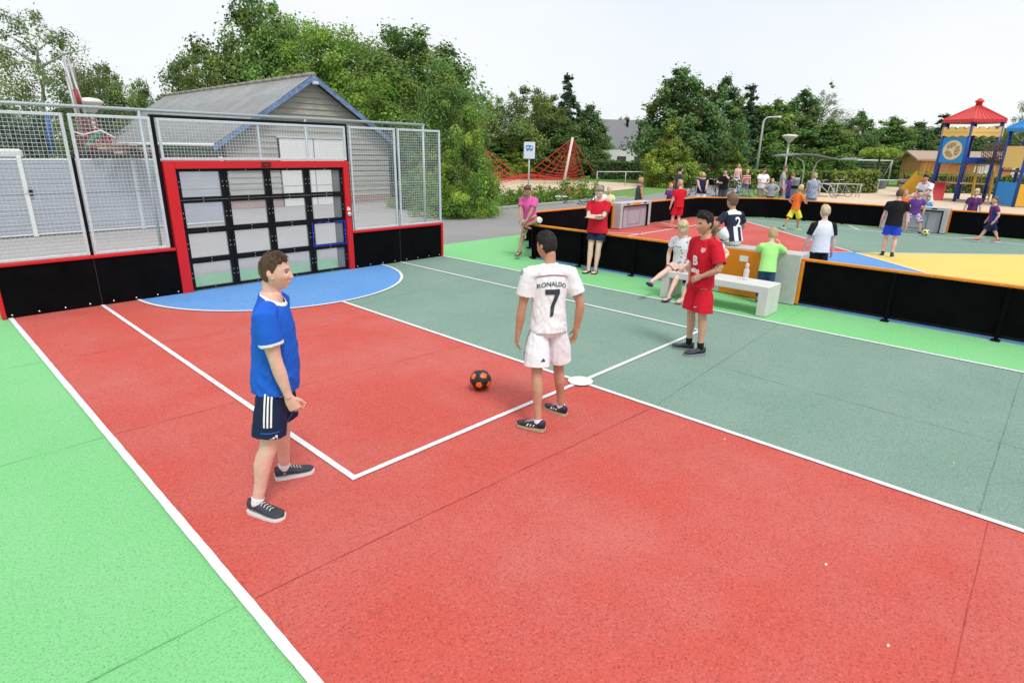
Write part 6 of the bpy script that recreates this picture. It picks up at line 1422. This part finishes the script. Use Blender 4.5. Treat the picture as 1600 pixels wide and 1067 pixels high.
# 1 man in blue
pos, hd = (1.585, 3.70), -38
man = person('man', 'smiling man in blue T-shirt and navy shorts standing on the red field', pos, hd, 1.765, 'fair', ('brown', 'short', .010), girth=.98,
  top=dict(m=[c_royal, cw_], sleeve=.62, hem=-.085, cuff=(1, .022), collar=(1, .016), belly=.012, neck=.004), bottom=dict(m=[c_navy], len=.80, ease=1.1),
  shoes=dict(m=u_grey, sole=s_white), socks=(cw_, .10), feet=feet_w(pos, hd, (1.345, 3.645, -66), (1.69, 3.955, -16)), pel=(.0, .0, .905), lean=(.02, .075, 1), head=(-4, 1), smile=1., voxel=.0052,
  hands=(dict(w=(.205, .135, .835), p=(.6, -1.2, 0), d=(-.1, .35, -1), curl=1.15), dict(w=(-.22, -.04, .82), p=(-1, -1.2, 0))))
o = man
wrap_print(quads2d([(x, -.27, x + .011, -.015) for x in (-.022, -.001, .020)]), man['bottom'], o['P0'] + o['rt'] * .0 + o['up'] * .03, o['fw'], o['up'], o['rt'], 'side_stripes', p_white)
wrap_print(quads2d([(-.04, -.31, .10, -.305)]), man['bottom'], o['P0'] + o['up'] * .03, o['fw'], o['up'], o['rt'], 'hem_piping', mat('piping_blue', (.05, .15, .6)))
wrap_print(quads2d([(-.020, 0, -.008, .010), (-.005, 0, .007, .020), (.010, 0, .022, .030)]), man['bottom'], o['P0'] - o['up'] * .325 + o['fw'] * .04, o['fw'], o['up'], o['rt'], 'emblem', p_white)
wrap_print(text_mesh('ma', .06, 't', p_white), man['top'], o['P0'] + o['up'] * .36 - o['fw'] * .0, o['rt'], o['up'], -o['fw'], 'back_lettering', p_white)

# 2 boy in white
pos, hd = (3.875, 3.22), 56
ron = person('seven', 'boy in white kit with number seven on his back on the red field', pos, hd, 1.735, 'tan', ('dark', 'crop', .012), girth=.86, leg=.018,
  top=dict(m=[cw_], sleeve=.66, hem=-.085, ease=1.15, neck=.008, fold=1.1), bottom=dict(m=[cw_], len=.82, ease=1.9), shoes=dict(m=u_navy, sole=s_gum, accent=p_white), socks=(cw_, .05),
  feet=feet_w(pos, hd, (4.09, 3.205, 84), (3.665, 3.125, 104)), pel=(0, 0, .928), lean=(.0, .05, 1), head=(30, 10), voxel=.0052, hands=(dict(w=(.27, .02, .87), p=(1, -.8, 0), curl=.7), dict(w=(-.27, .04, .83), p=(-1, -.8, 0), curl=.7)))
o = ron; mid = o['N0'] - o['up'] * .0
wrap_print(text_mesh('RONALDO', .054, 't', p_dark, bold=.0006), ron['top'], o['N0'] - o['up'] * .145, o['rt'], o['up'], -o['fw'], 'back_lettering', p_dark, arc=1.6)
wrap_print(poly2d([(-.065, .115), (.065, .115), (.065, .075), (.018, -.03), (.006, -.115), (-.022, -.125), (-.016, -.03), (.022, .070), (-.065, .070)]), ron['top'], o['N0'] - o['up'] * .305, o['rt'], o['up'], -o['fw'], 'back_number', p_dark, sub=3)
wrap_print(quads2d([(-.14 + .02 * k, -.004, -.12 + .02 * k + .001, .005) for k in range(14)]), ron['top'], o['N0'] - o['up'] * .070, o['rt'], o['up'], -o['fw'], 'yoke_piping', p_mauve, arc=1.1)
for k in range(3): wrap_print(quads2d([(-.026 + k * .02, -.30, -.026 + k * .02 + .008, .03)]), ron['bottom'], o['P0'] + o['up'] * .0, -o['fw'], o['up'], -o['rt'], 'side_stripe', p_dark)
wrap_print(poly2d([(-.024, 0), (.024, 0), (.004, .030)]), ron['bottom'], o['P0'] - o['up'] * .285 - o['rt'] * .085, o['rt'], o['up'], -o['fw'], 'emblem', p_dark)
for k in range(3): wrap_print(quads2d([(-.05 + k * .0, -.055 + k * .02, .03, -.047 + k * .02)]), ron['top'], o['sh'][1] - o['up'] * .0, -o['fw'], o['up'], (-o['rt'] + o['up'] * .8), 'shoulder_stripe', p_dark)

# 3 boy in red
pos, hd = (6.78, 3.215), 158
red = person('redboy', 'boy in red football kit with hand on hip on the grey green field', pos, hd, 1.715, 'olive', ('dark', 'crop', .017), girth=.90, child=.3,
  top=dict(m=[c_red], sleeve=.80, hem=-.05, ease=1.35, neck=.006, fold=1.2), bottom=dict(m=[c_red], len=.84, ease=2.0), shoes=dict(m=u_grey, sole=s_grey), socks=(c_black, .20),
  feet=feet_w(pos, hd, (6.79, 3.29, 108), (6.695, 3.085, 142)), pel=(0, 0, .885), lean=(.0, .01, 1), head=(-6, 4), voxel=.006, hands=(dict(w=(.20, .0, .86), p=(1, -.8, 0)), dict(w=(-.12, .125, 1.0), p=(-1.5, -.5, -.2), d=(.85, .35, -.45), n=(0, -1, -.2), curl=.4)))
o = red
wrap_print(text_mesh('B', .15, 't', p_white, bold=.007), red['top'], o['N0'] - o['up'] * .27 - o['rt'] * .0, -o['rt'], o['up'], o['fw'], 'chest_lettering', p_white)
wrap_print(text_mesh('eito', .085, 't', p_white, bold=.004), red['top'], o['N0'] - o['up'] * .385 + o['rt'] * .0, -o['rt'], o['up'], o['fw'], 'chest_lettering', p_white)
wrap_print(poly2d([(-.026, .03), (.026, .03), (.026, -.005), (0, -.035), (-.026, -.005)]), red['top'], o['N0'] - o['up'] * .135 - o['rt'] * .085, -o['rt'], o['up'], o['fw'], 'chest_crest', mat('crest_pink', (.75, .35, .38)))
wrap_print(poly2d([(-.035, .008), (-.026, -.006), (-.012, -.008), (.035, .012), (-.015, .002), (-.028, .010)]), red['bottom'], o['P0'] - o['up'] * .265 - o['rt'] * .10, -o['rt'], o['up'], o['fw'], 'shorts_logo', p_white)

# on and round the bench
sit = lambda h, z: z + .062 * h
bz_ = .475
person('bench1', 'blonde girl in flowered white top sitting on the bench, one leg stretched out', (9.40, 4.86), 186, 1.50, 'pale', ('lblond', 'bob', .016), child=.6, fem=.5, top=dict(m=[c_flor], sleeve=.55, hem=-.04, ease=1.3), bottom=dict(m=[cloth('skin_pink', (.72, .48, .40))], len=.62, ease=.8),
  shoes=dict(m=cloth('flipflop_purple', (.30, .22, .45)), sole=cloth('flipflop_dark', (.07, .05, .09)), style='sandal'), pel=(0, 0, sit(1.5, bz_)), lean=(0, .10, 1), head=(8, 10), smile=.3, feet=((.30, .72, .20, 10, 25), (-.02, .47, .03, -4)), voxel=.012, hands=(dict(w=(.20, .12, .56), p=(1, -1, 0)), dict(w=(-.16, .22, .60), p=(-1, -1, 0))))
person('bench2', 'girl with brown pony tail sitting on the bench behind the boy in red', (9.42, 4.42), 182, 1.5, 'pale', ('mouse', 'pony', .014), child=.6, fem=.5, top=dict(m=[cw_], sleeve=.5, hem=-.04), bottom=dict(m=[c_denim], len=.6), shoes=dict(m=u_white, sole=cloth('flipflop_rose', (.6, .4, .36)), style='sandal'),
  pel=(0, 0, sit(1.5, bz_)), lean=(0, .05, 1), head=(-40, 5), feet=((.16, .42, .03, 0), (-.08, .50, .06, 0)), voxel=.013)
o = person('stripeboy', 'boy in black and white striped jersey sitting on the goal top, number two on back', (10.42, 4.42), 62, 1.58, 'tan', ('mouse', 'short', .022), child=.5, girth=.98, top=dict(m=[c_bw, cloth('navy_block', (.02, .025, .05)), cw_], sleeve=.62, hem=-.06, bands=[lambda q: (q['P0'] + q['up'] * q['tl'] * .45, q['up'], lambda c: True, 1), lambda q: (q['P0'] + q['up'] * q['tl'] * .86, q['up'], lambda c: (c - q['N0']).dot(q['rt']) ** 2 < (.085 * q['h']) ** 2, 2)]), bottom=dict(m=[cw_], len=.66, ease=1.3), shoes=dict(m=u_navy, sole=s_white), socks=(c_navy, .3),
  pel=(0, 0, sit(1.58, .845)), lean=(0, .28, 1), head=(10, 0), feet=((.10, .34, .845, -10, 0, (0, .6, 1)), (-.16, .40, .845, 20, 0, (-.7, .4, 1))), voxel=.012, hands=(dict(w=(.14, .30, 1.10), p=(1, -.6, -.4)), dict(w=(-.20, .30, 1.14), p=(-1, -.6, -.4))))
wrap_print(text_mesh('2', .24, 't', p_white, bold=.006), PEOPLE['stripeboy'].children[2] if PEOPLE['stripeboy'].children[2].name.startswith('shirt') else o['top'], o['N0'] - o['up'] * .22 + o['rt'] * .02, o['rt'], o['up'], -o['fw'], 'back_number', p_white)
person('greenkid', 'small blond child in lime shirt leaning on the goal beside the bench', (9.98, 3.60), 22, 1.28, 'pale', ('blond', 'short', .012), child=1., top=dict(m=[c_lime], sleeve=.6, hem=-.12, ease=1.3), bottom=dict(m=[c_denim], len=1.75, ease=.9, name='trousers'), shoes=dict(m=u_black, sole=s_white), lean=(0, .16, 1), head=(-12, 8), voxel=.011, pel=(0, .02, .60), feet=((.07, -.06, 0, -5), (-.07, -.02, 0, 5)), hands=(dict(w=(.14, .26, .98), p=(1, .1, -1), d=(-.5, -.1, 1)), dict(w=(-.05, .30, .88), p=(-1, 0, -.6))))
# by the boards
person('pinkboy', 'boy in pink T-shirt perched on the board corner with one leg hanging', (10.36, 9.28), 196, 1.60, 'tan', ('brown', 'short', .014), child=.5, top=dict(m=[c_pink], sleeve=.62, hem=-.05, ease=1.3), bottom=dict(m=[c_cream], len=1.06, ease=1.2), shoes=dict(m=u_brown, sole=s_black, style='sandal'), pel=(0, 0, sit(1.6, .79)), lean=(0, .20, 1), head=(10, 28), voxel=.012,
  feet=((.12, .30, .06, 5, -12), (-.02, .24, .70, 60, 0, (-1, .6, .2))), hands=(dict(w=(.10, .34, .86), p=(1, -.6, 0)), dict(w=(-.06, .32, .88), p=(-1, -.5, 0))))
person('woman', 'woman in red polo and navy shorts leaning on the boards with arms crossed', (10.08, 7.2), 196, 1.75, 'pale', ('grey', 'short', .020), fem=1., girth=1.14, top=dict(m=[c_red], sleeve=.62, hem=-.14, ease=1.2, belly=.01), bottom=dict(m=[c_navy], len=.62, ease=1.2), shoes=dict(m=u_brown, sole=s_black, style='sandal'), pel=(0, -.10, .895), lean=(0, -.03, 1), head=(12, 22), voxel=.012, feet=((.07, .12, 0, -6), (-.07, .08, 0, 8)), hands=(dict(w=(-.05, .155, 1.175), p=(1, -.1, -1), d=(-.9, -.45, .25), curl=.8), dict(w=(.05, .19, 1.135), p=(-1, -.1, -1), d=(.9, -.45, .25), curl=.8)))
# on the second court
run = lambda a: ((.06, a, 0, 0), (-.06, -a, .02, 0, -20))
person('redjersey', 'boy in all red kit standing on the red triangle', (18.0, 9.62), 58, 1.58, 'pale', ('blond', 'short', .012), child=.6, top=dict(m=[c_red], sleeve=.65, hem=-.1, ease=1.4), bottom=dict(m=[c_red], len=.85, ease=1.8), shoes=dict(m=u_red, sole=s_white), feet=((.06, .02, 0, 0), (-.16, .12, 0, 25)), voxel=.018, hands=(dict(w=(.1, .3, .95), p=(1, -.6, -.4)), None))
person('orangeboy', 'running boy in orange shirt and yellow shorts on the far green triangle', (21.15, 7.02), -32, 1.5, 'tan', ('lblond', 'short', .012), child=.7, top=dict(m=[c_orange], sleeve=.55, hem=-.08), bottom=dict(m=[c_yellow], len=.95, ease=1.5), shoes=dict(m=u_lime, sole=s_white), socks=(c_navy, .12), feet=((.06, .14, 0, 0), (-.06, -.32, .03, 0, -25)), lean=(0, .12, 1), voxel=.018, pel=(0, 0, .715), hands=(dict(w=(.12, .30, .90), p=(1, -1, 0)), dict(w=(-.16, .05, .82), p=(-1, -1, 0))))
person('raglan', 'boy in white shirt with black raglan sleeves behind the near boards', (11.75, 3.36), 38, 1.545, 'pale', ('lblond', 'crop', .011), child=.7, top=dict(m=[cw_, c_black], sleeve=.72, hem=-.08, ease=1.3, bands=[lambda q: (q['sh'][0] - q['rt'] * .035, q['rt'] + q['up'] * .35, lambda c: True, 1), lambda q: (q['sh'][1] + q['rt'] * .035, -q['rt'] + q['up'] * .35, lambda c: True, 1)]), bottom=dict(m=[c_black], len=.9, ease=1.4), shoes=dict(m=u_black, sole=s_white), voxel=.014)
person('blacktee', 'boy in black T-shirt and blue shorts with his back turned on yellow', (17.31, 3.36), 12, 1.655, 'fair', ('brown', 'buzz', .007), child=.4, girth=1.04, top=dict(m=[c_black], sleeve=.62, hem=-.1, ease=1.3), bottom=dict(m=[c_blue], len=.72, ease=1.6), shoes=dict(m=u_grey, sole=s_white), socks=(c_black, .14), voxel=.016, feet=((.10, -.05, 0, -10), (-.10, .05, 0, 12)))
person('purplekid', 'boy in purple shirt and patterned shorts dribbling by the far goal', (23.55, 4.05), 205, 1.45, 'fair', ('mouse', 'short', .012), child=.7, top=dict(m=[c_purple], sleeve=.6, hem=-.1, ease=1.4), bottom=dict(m=[c_purpat], len=1.0, ease=1.8), shoes=dict(m=u_black, sole=s_white), feet=((.26, -.05, 0, -20), (-.24, .12, 0, 20)), lean=(0, .22, 1), voxel=.02, pel=(0, 0, .67))
person('navykid', 'boy in dark blue kit walking on the far green triangle', (22.95, 1.92), 118, 1.38, 'fair', ('mouse', 'short', .012), child=.8, top=dict(m=[c_barca], sleeve=.6, hem=-.1, ease=1.4), bottom=dict(m=[c_navy], len=.95, ease=1.6), shoes=dict(m=u_red, sole=s_white), feet=((.06, -.30, 0, 0), (-.06, .30, 0, 0)), lean=(0, .10, 1), pel=(0, 0, .635), voxel=.018)
# standing round the court
def st(key, label, pos, hd, h, **k):
    k.setdefault('voxel', .024); k.setdefault('shoes', dict(m=u_black, sole=s_white)); return person(key, label, pos, hd, h, group=None, **k)
hip_ = lambda h: (dict(w=(.12 * h, .06 * h, .62 * h), p=(1.5, -.5, -.2)), dict(w=(-.12 * h, .06 * h, .62 * h), p=(-1.5, -.5, -.2)))
fold_ = lambda h: (dict(w=(-.06 * h, .11 * h, .68 * h), p=(1, .2, -1), d=(-1, 0, .1)), dict(w=(.06 * h, .12 * h, .66 * h), p=(-1, .2, -1), d=(1, 0, .1)))
st('bw', 'dark haired child looking over the woman\'s shoulder behind the boards', (16.2, 11.45), 225, 1.36, child=.8, hair=('mouse', 'bob', .014), top=dict(m=[cw_], sleeve=.5), bottom=dict(m=[c_denim], len=.9))
st('yk', 'small blond child in pale yellow top behind the left boards', (16.75, 11.5), 200, 1.31, child=1., skin='pale', hair=('lblond', 'short', .012), top=dict(m=[c_pyel], sleeve=.55), bottom=dict(m=[cw_], len=.8), voxel=.02)
st('gv', 'boy in grey sleeveless vest walking past the lilac goal', (18.95, 11.75), -35, 1.55, child=.7, skin='tan', hair=('blond', 'short', .012), top=dict(m=[c_dkgrey], sleeve=0., ease=1.4), bottom=dict(m=[c_dkgrey], len=.9), voxel=.02)
st('djk', 'short haired boy in dark red striped jersey behind the boards', (20.7, 11.5), 250, 1.33, child=.8, hair=('blond', 'buzz', .008), top=dict(m=[c_barca], sleeve=.6), bottom=dict(m=[c_navy], len=.8), voxel=.02)
st('gtm', 'dark haired man in grey T-shirt left of the man in tank top', (25.2, 13.6), -30, 1.80, hair=('dark', 'short', .016), top=dict(m=[c_dkgrey], sleeve=.6, ease=1.3), bottom=dict(m=[c_denim], len=1.9, name='trousers'), voxel=.02)
st('nvt', 'balding man in navy tank top and white shorts at the board corner', (24.3, 12.0), 215, 1.66, skin='ruddy', girth=1.2, hair=('lblond', 'buzz', .004), top=dict(m=[c_navy], sleeve=0., ease=1.2, belly=.02), bottom=dict(m=[cw_], len=.95, ease=1.5), voxel=.018, hands=(dict(w=(.12, .40, .98), p=(1, -.5, -.5)), dict(w=(-.10, .42, .98), p=(-1, -.5, -.5))))
st('wtf', 'blonde woman in white top and black shorts by the bicycles', (46, 23.9), 60, 1.68, fem=1., hair=('blond', 'pony', .014), top=dict(m=[cw_], sleeve=.3), bottom=dict(m=[c_black], len=.5), voxel=.03)
st('rkb', 'child in red shirt standing over a bicycle in the far cluster', (47.5, 23.0), 80, 1.76, child=.3, hair=('brown', 'short', .014), top=dict(m=[c_red], sleeve=.6), bottom=dict(m=[c_denim], len=.9), voxel=.03)
st('bkb', 'child in blue shirt beside the red shirted child', (52.5, 25.0), 80, 1.81, child=.3, hair=('brown', 'short', .014), top=dict(m=[c_sky], sleeve=.6), bottom=dict(m=[c_denim], len=.9), voxel=.03)
st('wbl', 'dark haired woman in black T-shirt with a hand raised to her face', (27.4, 12.45), 200, 1.735, fem=1., skin='fair', girth=1.1, hair=('dark', 'short', .018), top=dict(m=[c_black], sleeve=.65, ease=1.4), bottom=dict(m=[c_dkgrey], len=1.9, name='trousers'), voxel=.02, hands=(dict(w=(.16, .24, 1.14), p=(1, -.4, -.8)), dict(w=(-.05, .17, 1.50), p=(-1, .2, -1), d=(0, .1, 1))))
st('pkg', 'girl in light pink top and white skirt beside the bicycles', (40.9, 17.7), 230, 1.775, fem=1., hair=('blond', 'pony', .014), top=dict(m=[c_lpink], sleeve=.5), bottom=dict(m=[cw_], len=.55, ease=2.2), voxel=.028)
st('spk', 'fair haired child in red and white striped shirt by the bicycles', (36.6, 15.25), 220, 1.52, child=.8, hair=('lblond', 'short', .02), top=dict(m=[c_rw], sleeve=.6), bottom=dict(m=[c_denim], len=.8), voxel=.026)
st('sml', 'toddler in pink top peering over the far board corner', (24.55, 10.65), 215, 1.03, child=1., skin='pale', hair=('lblond', 'short', .010), top=dict(m=[c_lpink], sleeve=.6), bottom=dict(m=[c_lpink], len=.8), voxel=.018)
st('wte', 'man in white T-shirt and khaki shorts looking down at his hands', (29.6, 11.55), 235, 1.805, skin='ruddy', girth=1.08, hair=('mouse', 'crop', .012), top=dict(m=[cw_], sleeve=.62, ease=1.3, belly=.015), bottom=dict(m=[c_khaki], len=.95, ease=1.4), voxel=.02, head=(-10, 20), hands=(dict(w=(.10, .30, 1.12), p=(1, -.6, -.3)), dict(w=(-.06, .34, 1.14), p=(-1, -.6, -.3))))
st('gbh', 'person in pale grey top half hidden behind the tall grey man', (26.9, 10.05), 200, 1.43, fem=1., hair=('blond', 'short', .012), top=dict(m=[c_grey], sleeve=.7), bottom=dict(m=[c_black], len=.9), hands=hip_(1.43), voxel=.022)
st('gte', 'tall lean man in grey T-shirt looking to the right', (30.4, 10.9), -70, 1.875, skin='ruddy', girth=.95, hair=('mouse', 'crop', .010), top=dict(m=[c_grey], sleeve=.6, ease=1.3), bottom=dict(m=[c_dkgrey], len=.95), voxel=.02)
st('pur', 'red haired woman in purple top and blue trousers behind the far boards', (26.3, 9.02), 190, 1.68, fem=1., girth=1.1, skin='fair', hair=('red', 'bob', .018), top=dict(m=[c_purple], sleeve=.25, ease=1.2, belly=.01), bottom=dict(m=[c_blue], len=1.9, name='trousers'), voxel=.02)
st('pat', 'curly blonde woman in blue patterned dress seen from behind', (27.0, 8.4), 10, 1.695, fem=1., girth=1.18, skin='pale', hair=('blond', 'bob', .022), top=dict(m=[c_pat], sleeve=.3, hem=-.3, ease=1.6, belly=.01), bottom=dict(m=[c_pat], len=.8, ease=2.4, name='skirt'), voxel=.02)
st('whs', 'dark haired man in white shirt stooping over the far boards', (26.25, 4.25), 150, 1.86, skin='ruddy', girth=1.18, hair=('dark', 'crop', .012), top=dict(m=[cw_], sleeve=.65, ease=1.5, belly=.02), bottom=dict(m=[c_dkgrey], len=.95, ease=1.3), lean=(0, .30, 1), head=(10, 15), voxel=.018, hands=(dict(w=(.16, .42, .95), p=(1, -.5, -.5)), dict(w=(-.1, .50, 1.10), p=(-1, -.3, -.5))))
st('k1', 'child in orange top standing in front of the stooping man', (25.35, 4.75), 190, 1.30, child=.9, skin='fair', hair=('blond', 'short', .012), top=dict(m=[c_orange], sleeve=.6), bottom=dict(m=[c_denim], len=.8), voxel=.02)
st('k2', 'child in light blue top behind the far goal', (25.2, 4.02), 190, 1.16, child=1., skin='fair', hair=('mouse', 'short', .012), top=dict(m=[c_sky], sleeve=.6), bottom=dict(m=[c_denim], len=.8), voxel=.02)
st('brc', 'blond child in blue and maroon striped jersey behind the boards', (25.7, 2.78), 188, 1.42, child=.9, skin='pale', hair=('lblond', 'fringe', .016), top=dict(m=[c_barca], sleeve=.7, ease=1.3), bottom=dict(m=[c_navy], len=.9), voxel=.018)
bpy.context.view_layer.update()
